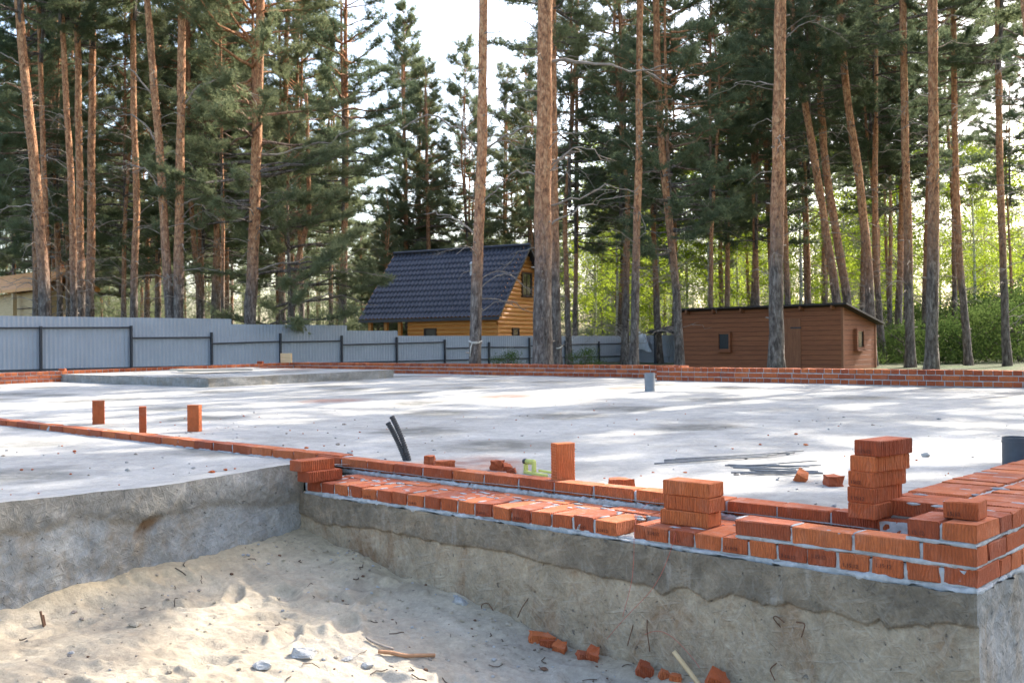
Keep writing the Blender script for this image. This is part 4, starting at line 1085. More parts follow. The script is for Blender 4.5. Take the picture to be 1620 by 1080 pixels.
w1 = hpick(810, 530, 0, WX1); w2 = hpick(818, 521, 0, WX1); window(he, HL, 'y', w1[1], w2[1], w1[2], w2[2], WX1, 1, M_FRD, bars=0)
w1 = hpick(674, 532, 1, WY0); w2 = hpick(690, 521, 1, WY0); window(he, HL, 'x', w1[0], w2[0], w1[2], w2[2], WY0, -1, M_FRD, .06, 0)
q = hpick(746, 428, 1, hy0 + 1.9); m = MB(); V, F = tube([(q[0], q[1], q[2] - .3), (q[0], q[1], q[2] + .35)], .07, 10); m.add(V, F); V, F = tube([(q[0], q[1], q[2] + .3), (q[0], q[1], q[2] + .42)], [.12, .03], 10); m.add(V, F); V, F = tube([(q[0], q[1], q[2] - .3), (q[0], q[1], q[2] - .05)], [.17, .08], 10); m.add(V, F); m.build("vent_pipe", M_WHITE, he, loc=HL)

# ================================================================== SHED
sc = at_d(1333, 484, 30.0); sx1, sy0, sz1 = sc[0], sc[1], sc[2] - .02
sx0 = on_y(1080, 490, sy0)[0]; sy1 = on_x(1385, 497, sx1)[1]
she = empty("wooden_shed", ((sx0 + sx1) / 2, (sy0 + sy1) / 2, 0), "low brown board shed with a flat sloping roof, small window and door", "shed")
SL = -Vector(she.location); zb = -.25; DZ = .48
m = MB(); V, Q = box(sx0, sx1, sy0, sy1, zb, sz1)
V[:, 2] = np.where((V[:, 2] > 0) & (V[:, 1] > sy0 + .1), sz1 - DZ, V[:, 2]); m.add(V, Q); m.build("wall", M_SHED, she, loc=SL)
for cx, cy in ((sx1 + .012, sy0 - .012), (sx0 - .012, sy0 - .012), (sx1 + .012, sy1 - .05)):
    zt = sz1 - (.001 if cy < sy0 + .1 else DZ); m = MB(); V, F = chamfer_box(cx - .06, cx + .012, cy - .012, cy + .06, zb, zt - .02, .004); m.add(V, F); m.build("corner_trim", M_SHEDT, she, loc=SL)
V, Q = box(sx0 - .25, sx1 + .25, sy0 - .28, sy1 + .12, 0, .05)
V[:, 2] += sz1 + .0 - DZ * (V[:, 1] - sy0) / (sy1 - sy0); m = MB(); m.add(V, Q); m.build("roof", flat("dark_roofing", (.035, .028, .025), .7), she, loc=SL)
for k in range(6):
    xx = sx0 + .25 + (sx1 - sx0 - .5) * k / 5; V, Q = box(xx - .025, xx + .025, sy0 - .22, sy0 - .002, -.10, -.004); V[:, 2] += sz1 - DZ * (V[:, 1] - sy0) / (sy1 - sy0); m = MB(); m.add(V, Q); m.build("rafter", M_SHEDT, she, loc=SL)
w1 = on_y(1139.5, 552, sy0); w2 = on_y(1155, 528, sy0); window(she, SL, 'x', w1[0], w2[0], w1[2], w2[2], sy0, -1, M_SHED, .06, 0)
w1 = on_x(1353, 549, sx1); w2 = on_x(1362, 524, sx1); window(she, SL, 'y', w1[1], w2[1], w1[2], w2[2], sx1, 1, M_SHED, .08, 0)
d1 = on_y(1241, 504, sy0); d2 = on_y(1267, 504, sy0); m = MB(); V, F = chamfer_box(d1[0], d2[0], sy0 - .025, sy0 - .002, zb + .05, d1[2], .004); m.add(V, F)
dr = m.build("door", make_wood("door_boards", (.175, .064, .028), (.29, .118, .05), (12, 12, 1.2)), she, loc=SL)
m = MB(); V, Q = box(d2[0] - .32, d2[0] + .02, sy0 - .045, sy0 - .026, d1[2] - .30, d1[2] - .26); m.add(V, Q); m.build("hinge", M_POST, dr)

# far-left timber house behind the trees
fh = at_d(62, 474, 46.0); e = empty("timber_house", (fh[0] - 3, fh[1] + 3, 0), "pale timber house with a yellow eave half hidden by trunks at far left", "house"); L = -Vector(e.location)
x1, y0_ = fh[0], fh[1]; zt = fh[2] + .45
m = MB(); V, Q = box(x1 - 9, x1 - .6, y0_ + .5, y0_ + 2.2, -.2, zt); m.add(V, Q); m.build("wall", M_TIMBER, e, loc=L)
V, Q = box(x1 - 9.5, x1, y0_, y0_ + 1.4, zt, zt + .14); V[:, 2] += np.where(V[:, 1] > y0_ + .5, .9, 0); m = MB(); m.add(V, Q); m.build("roof", M_LOG, e, loc=L)
V, Q = box(x1 - 9.5, x1, y0_ + 1.402, y0_ + 2.8, zt, zt + .14); V[:, 2] += np.where(V[:, 1] < y0_ + 2, .9, 0); m = MB(); m.add(V, Q); m.build("roof", M_LOG, e, loc=L)
for xx in (x1 - .25, x1 - 3.2):
    m = MB(); V, Q = box(xx - .09, xx + .09, y0_ + .1, y0_ + .28, -.2, zt); m.add(V, Q); m.build("porch_post", M_TIMBER, e, loc=L)
w1 = on_y(30, 486, y0_ + .6); w2 = on_y(60, 456, y0_ + .6); window(e, L, 'x', w1[0], w2[0], w1[2], w2[2], y0_ + .6, -1, M_FRD)
# lean-to roof and plastic sheet by the fence return
p = at_d(1022, 525, 41.5); q = at_d(1075, 523, 41.5)
n = 60; a = np.linspace(0, q[0] - p[0] + 2.0, n); V = []
for dy, dz in ((0, 0), (1.6, .25), (1.6, .21), (0, -.04)): V.append(np.stack([p[0] + a, np.full(n, p[1] + dy), p[2] + dz + .02 * np.sin(a * 40)], -1))
e = empty("lean_to_roof", p, "dark corrugated lean-to roof behind the fence corner", "roof"); L = -Vector(e.location)
m = MB(); m.add(np.array(V).reshape(-1, 3), grid_faces(4, n, flip=True)); m.build("corrugated_sheet", M_POST, e, loc=L)
for xx in (p[0] + .2, p[0] + 2.4):
    m = MB(); V, Q = box(xx - .04, xx + .04, p[1] + .3, p[1] + .38, -.2, p[2]); m.add(V, Q); m.build("post", M_POST, e, loc=L)
q = on_y(1012, 532, yend - .35); bm_ = []
nx, nz = 26, 30; A, B = np.meshgrid(np.linspace(0, 1, nx), np.linspace(0, 1, nz), indexing='ij')
wd = .35 + .55 * B
V = np.stack([q[0] + (A - .3) * wd * 1.0, q[1] + .10 * np.sin(A * 9 + B * 3) + .12 * np.sin(A * math.pi) * -1, tops[-1] + .12 - B * .75 + .06 * np.sin(A * 5)], -1)
V2 = V[::-1] + np.array([0, .05, 0])
m = MB(); m.add(np.concatenate([V, V2]).reshape(-1, 3), grid_faces(2 * nx, nz)); o = m.build("plastic_sheet", flat("white_plastic_film", (.66, .69, .72), .3, 0, .3, 5), smooth=True); tag(o, "whitish plastic sheet draped over the fence corner behind a thin trunk", "plastic sheet")

# ================================================================== TREES
def needles(C, Dv, nn, L, w, r_):
    n = len(C); C = np.repeat(C, nn, 0); Dv = np.repeat(Dv, nn, 0)
    d = Dv * .55 + r_.normal(0, .62, C.shape); d /= np.linalg.norm(d, axis=1)[:, None] + 1e-9
    s = np.cross(d, r_.normal(0, 1, C.shape)); s /= np.linalg.norm(s, axis=1)[:, None] + 1e-9
    LL = L * r_.uniform(.7, 1.25, (len(C), 1))
    V = np.stack([C - s * w / 2, C + s * w / 2, C + d * LL], 1).reshape(-1, 3)
    return V, np.arange(len(V)).reshape(-1, 3)
def limb_path(p0, az, el, L, sag, r_, n=7, up=0.0):
    t = np.linspace(0, 1, n); d = np.array([math.cos(az) * math.cos(el), math.sin(az) * math.cos(el), math.sin(el)])
    P = p0 + d * (t * L)[:, None]; P[:, 2] += -sag * L * np.sin(t * math.pi * .6) + up * L * t ** 2.2
    sd = np.array([-math.sin(az), math.cos(az), 0]); P += sd * (r_.normal(0, .06) * L * t ** 2)[:, None]
    P[1:-1] += r_.normal(0, .025 * L, (n - 2, 3)) * .6
    return P
def crown_mesh(name, H, Rm, nb, seed, mat, density=1.0, shape=.75, layered=.0, nn=10, L=.155, w=.017, tops=True):
    r_ = np.random.default_rng(seed); m = MB(); NC = []; ND = []
    V, F = tube(np.stack([r_.normal(0, .03, 8).cumsum(), r_.normal(0, .03, 8).cumsum(), np.linspace(-.3, H, 8)], -1), np.linspace(.075, .012, 8), 6); m.add(V, F, 1)
    nwh = max(6, int(nb / 4.5))
    for b in range(nb):
        wv = (b // 4) / max(1, nb // 4); t = min(.98, max(0, wv + r_.normal(0, .012)))
        R_ = Rm * ((1 - t) ** shape * (.55 + .45 * min(1, t * 5 + .35))) * r_.uniform(.55, 1.15) + .18
        az = r_.uniform(0, 6.283); el = r_.uniform(-.12, .22) + .75 * t ** 1.5
        P = limb_path(np.array([0, 0, t * H]), az, el, R_, .10 * (1 - t), r_, 7, .10)
        V, F = tube(P, np.linspace(.012 + .014 * R_, .005, 7), 5, False); m.add(V, F, 1)
        ntw = int((5 + R_ * 7.5) * density)
        for k in range(ntw):
            s = r_.uniform(.28, 1.0) ** .7; i = min(5, int(s * 6)); f = s * 6 - i
            q = P[i] * (1 - f) + P[min(6, i + 1)] * f
            bd = P[min(6, i + 1)] - P[max(0, i - 1)]; bd /= np.linalg.norm(bd) + 1e-9
            td = bd * .7 + r_.normal(0, .55, 3) * (1, 1, .45) + np.array([0, 0, .22]); td /= np.linalg.norm(td)
            tl = r_.uniform(.25, .6) * (1.15 - .4 * s)
            nt = 6; tt = np.linspace(.2, 1, nt)[:, None]
            c = q + td * tl * tt + r_.normal(0, .03, (nt, 3)); NC.append(c); ND.append(np.repeat(td[None], nt, 0))
            if k % 3 == 0: V, F = tube([q, q + td * tl * .8], [.006, .003], 3, False); m.add(V, F, 1)
    V, F = needles(np.concatenate(NC), np.concatenate(ND), nn, L, w, r_); m.add(V, F, 0)
    return m.mesh(name, [mat, M_BARK])
CR_HIGH = [crown_mesh("crown", 8, 2.7, 60, 100 + k, M_NEEDLE if k < 2 else M_NEEDLED, 1.0) for k in range(3)]
CR_DEEP = [crown_mesh("crown", 12.5, 2.6, 96, 200 + k, M_NEEDLE if k < 3 else M_NEEDLED, 1.0, .62) for k in range(5)]
CR_LOW = crown_mesh('crown', 6.2, 3.3, 46, 305, M_NEEDLE, 1.15, .8)
CR_BUSHY = [crown_mesh("crown", 13.5, 3.7, 120, 300, M_NEEDLE, 1.25, .55), crown_mesh("crown", 4.6, 1.9, 44, 301, M_NEEDLE, 1.1, .6)]
CR_SPIRE = [crown_mesh("crown", 15, 2.9, 150, 310 + k, M_NEEDLE, 1.35, .62) for k in range(2)]

def dead_branch(m, p0, az, L, r0, r_, el=None, arch=None, n=8):
    el = r_.uniform(-.25, .35) if el is None else el; arch = r_.uniform(.05, .4) if arch is None else arch
    t = np.linspace(0, 1, n); d = np.array([math.cos(az), math.sin(az), 0])
    P = p0 + d * (L * t)[:, None] * math.cos(el); P[:, 2] += L * (math.sin(el) * t + arch * np.sin(t * math.pi) * .8 - arch * .6 * t ** 2)
    P[1:] += r_.normal(0, .03 * L, (n - 1, 3)) * np.linspace(.3, 1, n - 1)[:, None]
    V, F = tube(P, np.linspace(r0, r0 * .25, n), 5, False); m.add(V, F, 1)
    for k in range(r_.integers(1, 5)):
        i = r_.integers(2, n - 1); a2 = az + r_.uniform(-1.1, 1.1)
        q = P[i] + np.outer(np.linspace(0, 1, 4), [math.cos(a2), math.sin(a2), r_.uniform(-.6, .4)]) * L * r_.uniform(.15, .4)
        q[1:] += r_.normal(0, .02 * L, (3, 3)); V, F = tube(q, np.linspace(r0 * .45, r0 * .12, 4), 4, False); m.add(V, F, 1)
def trunk_mesh(path, r0, r1, seed, dead=(2.0, 9.0, 14), n=12, custom=()):
    """path: (k,3) local points from the base up"""
    r_ = np.random.default_rng(seed); m = MB(); path = np.asarray(path, float)
    zz = np.linspace(path[0, 2], path[-1, 2], 34)
    P = np.stack([np.interp(zz, path[:, 2], path[:, k]) for k in range(2)] + [zz], -1)
    for _ in range(3): P[1:-1] = (P[:-2] + 2 * P[1:-1] + P[2:]) / 4
    P[1:, :2] += np.cumsum(r_.normal(0, .006, (33, 2)), 0)
    f = np.linspace(0, 1, 34); rad = r0 * (1 - f) + r1 * f; rad[:3] *= (1.45, 1.16, 1.05); rad *= 1 + r_.normal(0, .025, 34)
    V, F = tube(P, rad, n); V += r_.normal(0, r0 * .045, V.shape); m.add(V, F, 0)
    def at(z): return np.array([np.interp(z, P[:, 2], P[:, 0]), np.interp(z, P[:, 2], P[:, 1]), z])
    for k in range(dead[2]):
        z = r_.uniform(dead[0], dead[1]); dead_branch(m, at(z), r_.uniform(0, 6.283), r_.uniform(.25, 1.9), r_.uniform(.008, .020) * (r0 / .15) ** .5, r_)
    for k in range(dead[2]):                                  # knots and snapped stubs
        z = r_.uniform(.8, dead[1]); a = r_.uniform(0, 6.283); p = at(z); rr = np.interp(z, P[:, 2], rad)
        q = p + np.array([math.cos(a), math.sin(a), .2]) * (rr + r_.uniform(.02, .12)); V, F = tube([p, q], [.03, .015], 5); m.add(V, F, 1)
    for (z, az, L, r, el, arch) in custom: dead_branch(m, at(z), az, L, r, r_, el, arch, 12)
    return m.mesh("trunk", [M_BARK, M_DEAD], True)
def pine(pos, trunk_me, crown_me, cz, cxy, cscale, rz, label, group, name="pine_tree"):
    e = empty(name, pos, label, "tree", group)
    o = bpy.data.objects.new("trunk", trunk_me); COL.objects.link(o); o.parent = e
    if crown_me is not None:
        c = bpy.data.objects.new("crown", crown_me); COL.objects.link(c); c.parent = e
        c.location = (cxy[0], cxy[1], cz); c.scale = (cscale, cscale, cscale); c.rotation_euler = (0, 0, rz)
    return e

rx = RT / np.linalg.norm(RT[:2])
AZR = math.atan2(RT[1], RT[0])             # azimuth that points to the right in the picture
def shaped_pine(pts, dpx, D, label, crown=None, cz=10.5, cs=1.0, H=18.0, dead=(2, 9, 22), custom=(), seed=None, taper=.55):
    """pts: picture points (u, v) down the trunk at depth D; the trunk is extended to the ground and to height H"""
    P = np.array([at_d(u, v, D) for u, v in pts]); P = P[np.argsort(P[:, 2])]
    lo = P[0] + (P[0] - P[1]) / max(1e-3, (P[1] - P[0])[2]) * 0
    gz = gh(P[0][0], P[0][1]) - .15
    base = np.array([P[0][0], P[0][1], gz]); 
    top = P[-1] + (P[-1] - P[-2]) / max(.3, (P[-1] - P[-2])[2]) * max(0, H - P[-1][2]) * .6; top[2] = max(H, P[-1][2] + .5)
    path = np.vstack([base, P, top]) - base
    r0 = dpx * D / F_PX / 2
    sd_ = seed or int(pts[0][0] * 7 + dpx)
    tm = trunk_mesh(path, r0 * 1.12, r0 * taper, sd_, dead, custom=custom)
    cxy = [np.interp(cz, path[:, 2], path[:, k]) for k in range(2)]
    return pine(base, tm, crown, cz, cxy, cs, rnd.uniform(0, 6.28), label, "pines standing in the wood")

T = shaped_pine
# --- left group, behind the fence
T([(72, 500), (60, 330), (45, 170), (29, 0)], 17, 31, "thick leaning pine nearest the left edge, bright orange upper trunk", CR_HIGH[0], 11, custom=[(5.2, AZR + 3.1, 2.0, .03, -.3, .2), (9.4, AZR + 3.0, 1.6, .03, .4, .1)])
T([(79, 500), (70, 260), (62, 0)], 9.5, 35, "slim pine just right of the thick leaning one at far left", CR_HIGH[2], 11)
T([(96, 500), (90, 350), (86, 200)], 9, 40, "slim dark pine second right of the thick leaning one at far left", CR_DEEP[3], 6)
T([(118, 500), (113, 300), (102, 150), (94, 0)], 11, 33, "leaning red pine left of the close twin trunks at left", CR_HIGH[1], 11.5)
T([(128, 500), (124, 250), (122, 0)], 12, 34, "straight pine, left of the close twin trunks at left", CR_HIGH[2], 11)
T([(142, 500), (145, 250), (147, 0)], 13, 35, "straight pine, right of the close twin trunks at left", CR_HIGH[0], 11.5)
T([(212, 500), (213, 400), (218, 330), (212, 200), (211, 0)], 11, 34, "kinked slim pine standing alone over the second fence post", CR_HIGH[1], 12)
T([(270, 500), (262, 420), (256, 300), (243, 120), (234, 0)], 13.5, 31, "grey barked leaning pine with long bare arching branches", CR_HIGH[0], 12, custom=[(7.0, AZR + 3.1, 2.0, .032, .5, .35), (8.4, AZR + 3.14, 2.4, .032, .35, .4), (5.6, AZR + 3.0, 1.9, .028, .5, .3)])
T([(282, 500), (284, 300), (288, 120), (287, 0)], 15, 31, "bright orange straight pine touching the grey leaning one", CR_HIGH[1], 12, custom=[(8.1, AZR, 2.4, .035, .3, .35), (5.2, AZR + .1, 2.0, .03, .1, .15)])
T([(321, 500), (310, 400), (303, 300), (300, 200)], 8.5, 40, "thin leaning pine between the bright orange and the bushy pine", CR_DEEP[1], 7)
T([(352, 500), (353, 350), (350, 240)], 5.5, 37, "very thin straight pine left of the broad bushy one", CR_DEEP[0], 6.5, .7)
T([(394, 510), (402, 350), (406, 200), (411, 20)], 18, 32, "broad bushy pine with dense grey green crown over the fence step", CR_BUSHY[0], 4.6, 1.0, dead=(2, 7, 20), custom=[(6.9, AZR + .05, 3.6, .045, .25, -.1), (3.3, AZR + .1, 3.0, .03, .05, .1)])
T([(461, 505), (468, 420), (490, 340), (487, 230)], 9, 33.5, "small crooked pine with drooping lower boughs beside the house", CR_LOW, 1.7, 1.05, H=9, dead=(1.5, 5, 16), custom=[(2.2, AZR, 2.6, .03, .1, .15), (3.0, AZR, 2.8, .03, .12, .1), (2.6, AZR + 3.1, 1.6, .02, .1, .1)])
T([(447, 505), (445, 400), (450, 250)], 10, 42, "dark pine behind the small crooked one", CR_DEEP[3], 5)
# --- behind the house
T([(643, 400), (641, 250), (637, 100)], 7.5, 58, "spire shaped pine whose top stands against the sky above the house", CR_SPIRE[0], 4.2, 1.03, H=17)
T([(663, 400), (662, 250), (664, 150)], 6.5, 60, "pine close right of the spire shaped one behind the house", CR_SPIRE[1], 4.5, .85, H=15)
T([(678, 400), (674, 250), (672, 150)], 7, 57, "pine with reddish trunk second right of the spire shaped one", CR_DEEP[0], 5, .9, H=15)
# --- middle
T([(752, 575), (757, 430), (764, 250), (766, 0)], 17, 24.5, "pine with a pale rope knotted round its trunk before the house", CR_HIGH[1], 12.5, custom=[(5.8, AZR + 3.1, 2.2, .035, .45, .3), (5.9, AZR + .1, 2.1, .03, .4, .1), (3.9, AZR + 2.9, 1.5, .03, .5, .1)])
T([(857, 575), (858, 400), (860, 200), (862, 0)], 27, 23.6, "thickest pine in the middle with a sunlit orange upper trunk", CR_HIGH[0], 13, dead=(3.5, 10, 12), custom=[(7.45, AZR - .05, 2.6, .05, -.12, .06), (4.8, AZR + .15, 1.1, .04, .75, .1), (4.9, AZR - .2, 1.6, .025, .3, .3), (4.1, AZR + .2, 2.4, .03, .3, .05), (3.6, AZR - .1, 1.8, .03, .45, .1), (4.8, AZR + 3, 1.4, .03, -.2, .3)])
T([(881, 575), (878, 400), (875, 200), (873, 0)], 15.5, 27, "dark pine close behind the thickest one in the middle", CR_DEEP[2], 8.5, .9)
T([(909, 520), (911, 350), (912, 200)], 7, 44, "thin reddish pine right of the thickest pine in the middle", CR_DEEP[3], 5)
T([(1002, 577), (1006, 400), (1010, 200), (1011, 0)], 12, 28, "slender roped pine beside the plastic sheet at the fence corner", CR_HIGH[2], 12)
T([(1075, 575), (1072, 480), (1058, 340), (1048, 250), (1041, 120)], 12.5, 30, "dark pine with layered boughs at the left end of the shed", CR_DEEP[4], 3.6, .95, dead=(1.2, 7, 30))
T([(1198, 480), (1193, 300), (1189, 120)], 9, 42, "dark pine behind the middle of the shed roof", CR_DEEP[4], 5)
T([(1229, 578), (1230, 400), (1231, 200), (1235, 0)], 21, 24, "thick pine in front of the shed with snapped branch stubs", CR_HIGH[2], 12.5, dead=(2, 8.5, 10))
T([(1222, 470), (1212, 250), (1206, 80)], 8, 45, "slim pine half hidden behind the thick one by the shed", CR_DEEP[3], 6)
# --- right
T([(1327, 480), (1313, 400), (1291, 260), (1262, 90)], 12.5, 35, "pine leaning left behind the shed, left one of a leaning pair", CR_DEEP[3], 8.5, .9, dead=(2, 8, 26))
T([(1344, 485), (1330, 400), (1306, 260), (1296, 110)], 13, 36, "pine leaning left behind the shed, right one of a leaning pair", CR_DEEP[4], 9, .9, dead=(2, 8, 26))
T([(1378, 495), (1374, 420), (1361, 280), (1345, 180), (1332, 60)], 14, 34, "curved red pine rising behind the right end of the shed", CR_DEEP[4], 9.3, .85, dead=(2, 8, 26))
T([(1399, 580), (1392, 500), (1383, 400), (1384, 200), (1385, 80)], 9.5, 36, "thin bent pine right of the shed", CR_DEEP[3], 8.5, .8, dead=(1.5, 8, 20))
T([(1418, 578), (1424, 450), (1428, 350), (1430, 200)], 10, 40, "dark slanting pine second right of the shed", CR_DEEP[3], 6)
T([(1440, 580), (1437, 400), (1431, 250), (1428, 60)], 13, 31, "reddish straight pine left of the tall grey one at right", CR_HIGH[2], 9.5, dead=(2, 8, 22))
T([(1462, 578), (1466, 400), (1472, 200)], 10, 38, "shaded pine hidden behind the tall grey one at right", CR_DEEP[4], 7)
T([(1473, 581), (1474, 400), (1474, 200), (1474, 0)], 17, 25, "tall grey barked pine with bright clean trunk at right", CR_HIGH[2], 12.5, dead=(3, 9, 10))
T([(1533, 582), (1520, 420), (1513, 300), (1509, 100)], 10.5, 32, "thin slightly leaning pine, third from the right edge", CR_DEEP[3], 8.5, .85, dead=(1.5, 9, 28))
T([(1594, 582), (1588, 450), (1581, 250), (1578, 0)], 11, 30, "thin straight pine nearest the right edge", CR_HIGH[2], 9, dead=(1.5, 9, 28))

# ropes tied round two trunks
for u, v, D, rr, lab in ((752, 541, 24.5, .15, "pale rope knotted round the trunk before the house"), (1003, 552, 28, .115, "pale rope tied round the slender trunk by the fence corner"), (881, 549, 27, .14, "thin pale rope round the dark trunk behind the thickest pine")):
    c = at_d(u, v, D); th = np.linspace(0, 2 * math.pi, 20); ring = np.stack([c[0] + rr * np.cos(th), c[1] + rr * np.sin(th), c[2] + .03 * np.sin(th * 2)], -1)
    m = MB(); V, F = tube(ring - c, .018, 6); m.add(V, F)
    if D < 25:
        k = c - FW * (rr + .01); V, F = tube(np.array([k + RT * .06, k + RT * -.06, k + RT * -.10 - UP * .12, k + RT * -.12 - UP * .34]) - c, .016, 6); m.add(V, F)
    o = m.build("rope", M_ROPE, loc=c, smooth=True); tag(o, lab, "rope")

# --- the wood behind: many pines that look alike
FT = [trunk_mesh([(0, 0, 0), (rnd.uniform(-.25, .25), rnd.uniform(-.2, .2), 6), (rnd.uniform(-.4, .4), rnd.uniform(-.4, .4), 12), (0, 0, 15.0)], rnd.uniform(.11, .16), .03, 900 + k, (1.0, 8, 38), 9) for k in range(5)]
def filler(x, y, crown, cz, cs, label, group, smul=1.0):
    s = smul * rnd.uniform(.85, 1.1); k = rnd.randrange(5)
    e = pine((x, y, gh(x, y) - .1), FT[k], crown, cz, (0, 0), cs, rnd.uniform(0, 6.28), label, group)
    e.scale = (s, s, s); e.rotation_euler = (rnd.gauss(0, .015), rnd.gauss(0, .015), rnd.uniform(0, 6.28))
    return e
def spot(u, D): return at_d(u, 545, D)
placed = []
def scatter(n, u0, u1, D0, D1, crowns, cz, label, group, gap=18, cs=(.92, 1.1), avoid=(), smul=1.0):
    k = 0; tries = 0
    while k < n and tries < 4000:
        tries += 1
        u = rnd.uniform(u0, u1); D = rnd.uniform(D0, D1)
        if any(a <= u <= b for a, b in avoid): continue
        p = spot(u, D)
        if any((p[0] - q[0]) ** 2 + (p[1] - q[1]) ** 2 < 2.2 for q in placed): continue
        if hx1 - RLEN - 2.5 < p[0] < hx1 + .8 and hy0 - 3 < p[1] < hy0 + 2 * HD + 1.5: continue
        if sx0 - 1 < p[0] < sx1 + 1 and sy0 - 1 < p[1] < sy1 + 1: continue
        placed.append(p); filler(p[0], p[1], rnd.choice(crowns), rnd.uniform(*cz), rnd.uniform(*cs), label, group, smul); k += 1
scatter(38, -60, 545, 36, 64, CR_DEEP[:4], (4.0, 6.0), "pine in the dense dark wood behind the tall left fence", "pines of the dense wood at left")
scatter(9, 540, 700, 50, 64, CR_DEEP[:3], (2.2, 3.2), "shorter pine in the sky gap left of and behind the house", "shorter pines behind the house", smul=.58)
scatter(7, 690, 860, 50, 66, CR_DEEP[:3], (3.5, 5.5), "pine in the wood behind the house, right of the sky gap", "pines of the wood behind the house")
scatter(13, 880, 1200, 38, 62, CR_DEEP, (5.5, 7.5), "pine in the wood between the thickest trunk and the shed", "pines of the wood behind the fence corner")
scatter(19, 1210, 1700, 38, 64, CR_DEEP[2:], (8.0, 10.0), "shaded pine in the wood beyond the shed at right", "pines of the wood at right")

# --- pines beyond the right edge, between the sun and the slab
for k, (x, y) in enumerate(((2.4, 14.5), (1.1, 13.0), (3.9, 12.2), (5.5, 16.5), (2.6, 17.8), (7.5, 12.5), (4.2, 20.5), (9.0, 17.5), (6.0, 24.0), (11.0, 14.0), (2.2, 25.5), (-3.9, 14.8), (-3.4, 18.6), (-4.6, 19.9), (-1.6, 23.5))):
    rnd = random.Random(40 + k)
    filler(x, y, CR_HIGH[k % 3] if k % 2 else CR_DEEP[k % 5], (rnd.uniform(6, 8.5) if x > -1 else rnd.uniform(7.5, 9)), rnd.uniform(.95, 1.2), "tall pine beyond the right edge of the picture that shades the slab", "pines beyond the right edge")

# --- young birches in fresh leaf
def birch_crown(seed, H, Rm, n, mat, leaf=.13):
    r_ = np.random.default_rng(seed); C = []
    for k in range(n):
        t = r_.uniform(.0, 1) ** .8; a = r_.uniform(0, 6.283); rr = Rm * math.sqrt(r_.uniform(0, 1)) * math.sin(math.pi * min(1, .15 + t * .85)) ** .6
        c = np.array([rr * math.cos(a), rr * math.sin(a), t * H]); C.append(c + r_.normal(0, .28, (70, 3)) * (1, 1, .6))
    C = np.concatenate(C); d1 = r_.normal(0, 1, C.shape); d1 /= np.linalg.norm(d1, axis=1)[:, None]; d2 = np.cross(d1, r_.normal(0, 1, C.shape)); d2 /= np.linalg.norm(d2, axis=1)[:, None]
    s = leaf * r_.uniform(.6, 1.2, (len(C), 1))
    V = np.stack([C - d1 * s * .5, C + d2 * s * .32, C + d1 * s * .5, C - d2 * s * .32], 1).reshape(-1, 3)
    m = MB(); m.add(V, np.arange(len(V)).reshape(-1, 4), 0)
    for k in range(14):
        a = r_.uniform(0, 6.283); z = r_.uniform(0, H * .7); P = limb_path(np.array([0, 0, z]), a, .6, Rm * r_.uniform(.5, 1), .0, r_, 6); V, F = tube(P, np.linspace(.03, .006, 6), 4, False); m.add(V, F, 1)
    return m.mesh("crown", [mat, M_BARK])
def make_birchbark():
    t = NT("birch_bark"); O = t.coord("Object")
    f = t.ramp(t.noise(t.mapping(O, (2, 2, 9)), 1.6, 5, .7, .4), (.52, 0), (.6, 1))
    t.set(Base_Color=t.mix(f, (.62, .60, .56), (.05, .045, .04)), Roughness=.8); return t.m
M_BIRCH = make_birchbark()
BC = [birch_crown(500 + k, 10.5, 2.7, 135, M_BIRCHLEAF) for k in range(3)]
m = MB(); V, F = tube([(0, 0, 0), (.1, .05, 4), (0, 0, 11)], [.11, .085, .02], 8); m.add(V, F); BT = m.mesh("trunk", M_BIRCH, True)
bl = [(940, 62), (975, 58), (1010, 64), (1040, 57), (1085, 60), (1120, 55), (1165, 62), (1240, 58), (1265, 50), (1290, 64), (1335, 60), (1375, 62), (1420, 56), (1470, 60), (1540, 58), (1590, 62), (1640, 57), (1160, 70), (1400, 72), (1560, 72), (1010, 74)]
for i, (u, D) in enumerate(bl):
    p = spot(u, D); e = empty("birch_tree", (p[0], p[1], gh(p[0], p[1]) - .1), "young birch in bright yellow green leaf deep in the wood at right", "tree", "birches in fresh leaf")
    o = bpy.data.objects.new("trunk", BT); COL.objects.link(o); o.parent = e
    c = bpy.data.objects.new("crown", BC[i % 3]); COL.objects.link(c); c.parent = e; c.location = (0, 0, rnd.uniform(1.2, 2.4)); c.rotation_euler = (0, 0, rnd.uniform(0, 6.28))
    s = rnd.uniform(.8, 1.1); e.scale = (s, s, s)

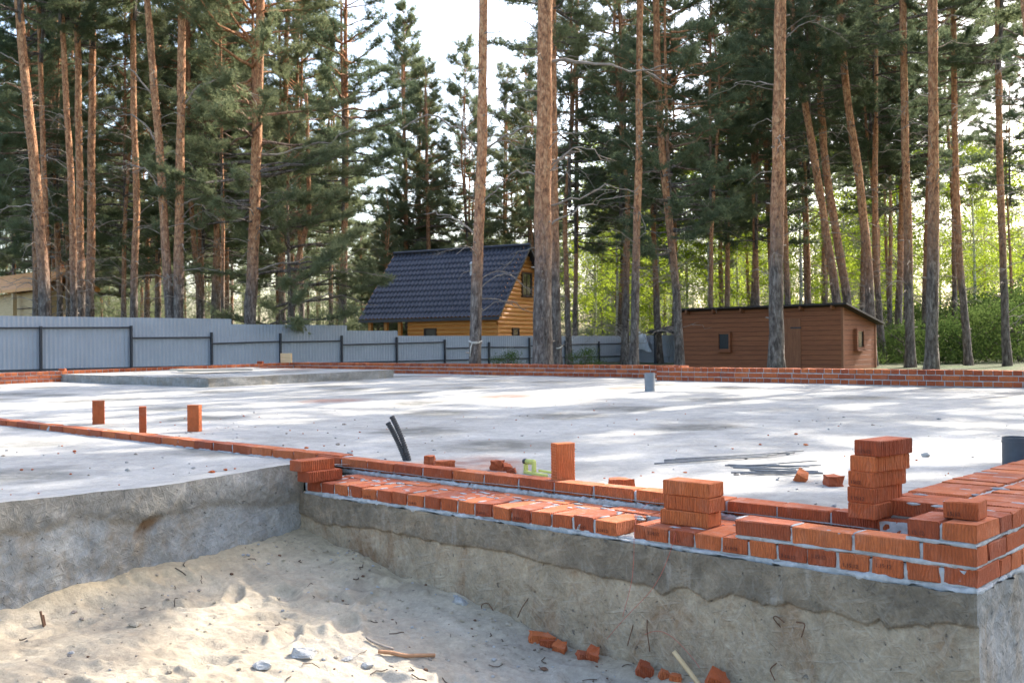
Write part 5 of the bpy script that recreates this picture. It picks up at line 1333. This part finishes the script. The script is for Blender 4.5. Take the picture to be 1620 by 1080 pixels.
# --- shrubs at right and along the fence
SB = [birch_crown(600 + k, 1.7, 1.2, 40, M_SHRUB, .09) for k in range(2)]
for i, (u, D, s) in enumerate(((1400, 37, .7), (1430, 36, .8), (1455, 38, .9), (1500, 36, .9), (1525, 35, .8), (1565, 36, 1.1), (1610, 35, 1.2), (1475, 45, 1.3), (1412, 42, .8), (1490, 40, .9), (1510, 46, 1.3), (1550, 41, 1.2), (1570, 48, 1.6), (1612, 40, 1.5), (1640, 44, 1.6), (1455, 50, 1.2), (1530, 54, 1.6), (1600, 54, 1.8), (1390, 52, 1.3))):
    p = spot(u, D); e = empty("shrub", (p[0], p[1], gh(p[0], p[1]) - .1), "leafy green shrub in the undergrowth right of the shed", "shrub", "shrubs in the undergrowth at right")
    c = bpy.data.objects.new("foliage", SB[i % 2]); COL.objects.link(c); c.parent = e; e.scale = (s, s, s); e.rotation_euler = (0, 0, rnd.uniform(0, 6.28))
for (u, v, D, s, lab) in ((803, 560, 25.5, .35, "small grey green pine seedling between the trunks and the fence"), (925, 565, 27.5, .38, "low shrub at the fence foot right of the thickest pine")):
    p = spot(u, D); e = empty("shrub", (p[0], p[1], .05), lab, "shrub"); c = bpy.data.objects.new("foliage", SB[0]); COL.objects.link(c); c.parent = e; e.scale = (s, s, s)

# --- far forest closing the view, one mass
r_ = np.random.default_rng(77); m = MB(); NC = []
for k in range(190):
    u = r_.uniform(-200, 1850); D = r_.uniform(72, 105)
    p = spot(u, D); hgt = 13 if (u < 540) else (9 if u < 720 else 11)
    hgt *= r_.uniform(.75, 1.1)
    V, F = tube([(p[0], p[1], 0), (p[0], p[1], hgt)], [.14, .03], 5, False); m.add(V, F, 1)
    n = 150; t = r_.uniform(.12, 1, n); a = r_.uniform(0, 6.283, n); rr = 2.4 * (1 - t) ** .6 * np.sqrt(r_.uniform(0, 1, n)) + .1
    C = np.stack([p[0] + rr * np.cos(a), p[1] + rr * np.sin(a), t * hgt], -1); C = np.repeat(C, 26, 0) + r_.normal(0, .26, (n * 26, 3)) * (1, 1, .5)
    NC.append(C)
C = np.concatenate(NC); V, F = needles(C, np.tile([0, 0, .5], (len(C), 1)), 1, .34, .05, r_); m.add(V, F, 0)
o = m.build("far_forest", [M_NEEDLE, M_BARK]); tag(o, "distant wood closing the view behind all the nearer trees", "forest", kind="stuff")
m = MB(); r_ = np.random.default_rng(78); C = []
for k in range(900):
    u = r_.uniform(1370, 1720); D = r_.uniform(34, 70); p = spot(u, D); C.append(np.array([p[0], p[1], gh(p[0], p[1]) + .05]) + np.abs(r_.normal(0, .16, (30, 3))) * (1, 1, 1.2))
C = np.concatenate(C); V, F = needles(C, np.tile([0, 0, 1.0], (len(C), 1)), 1, .22, .03, r_); m.add(V, F)
o = m.build("undergrowth", M_SHRUB); tag(o, "low green ground cover between the trunks at right", "ground cover", kind="stuff")
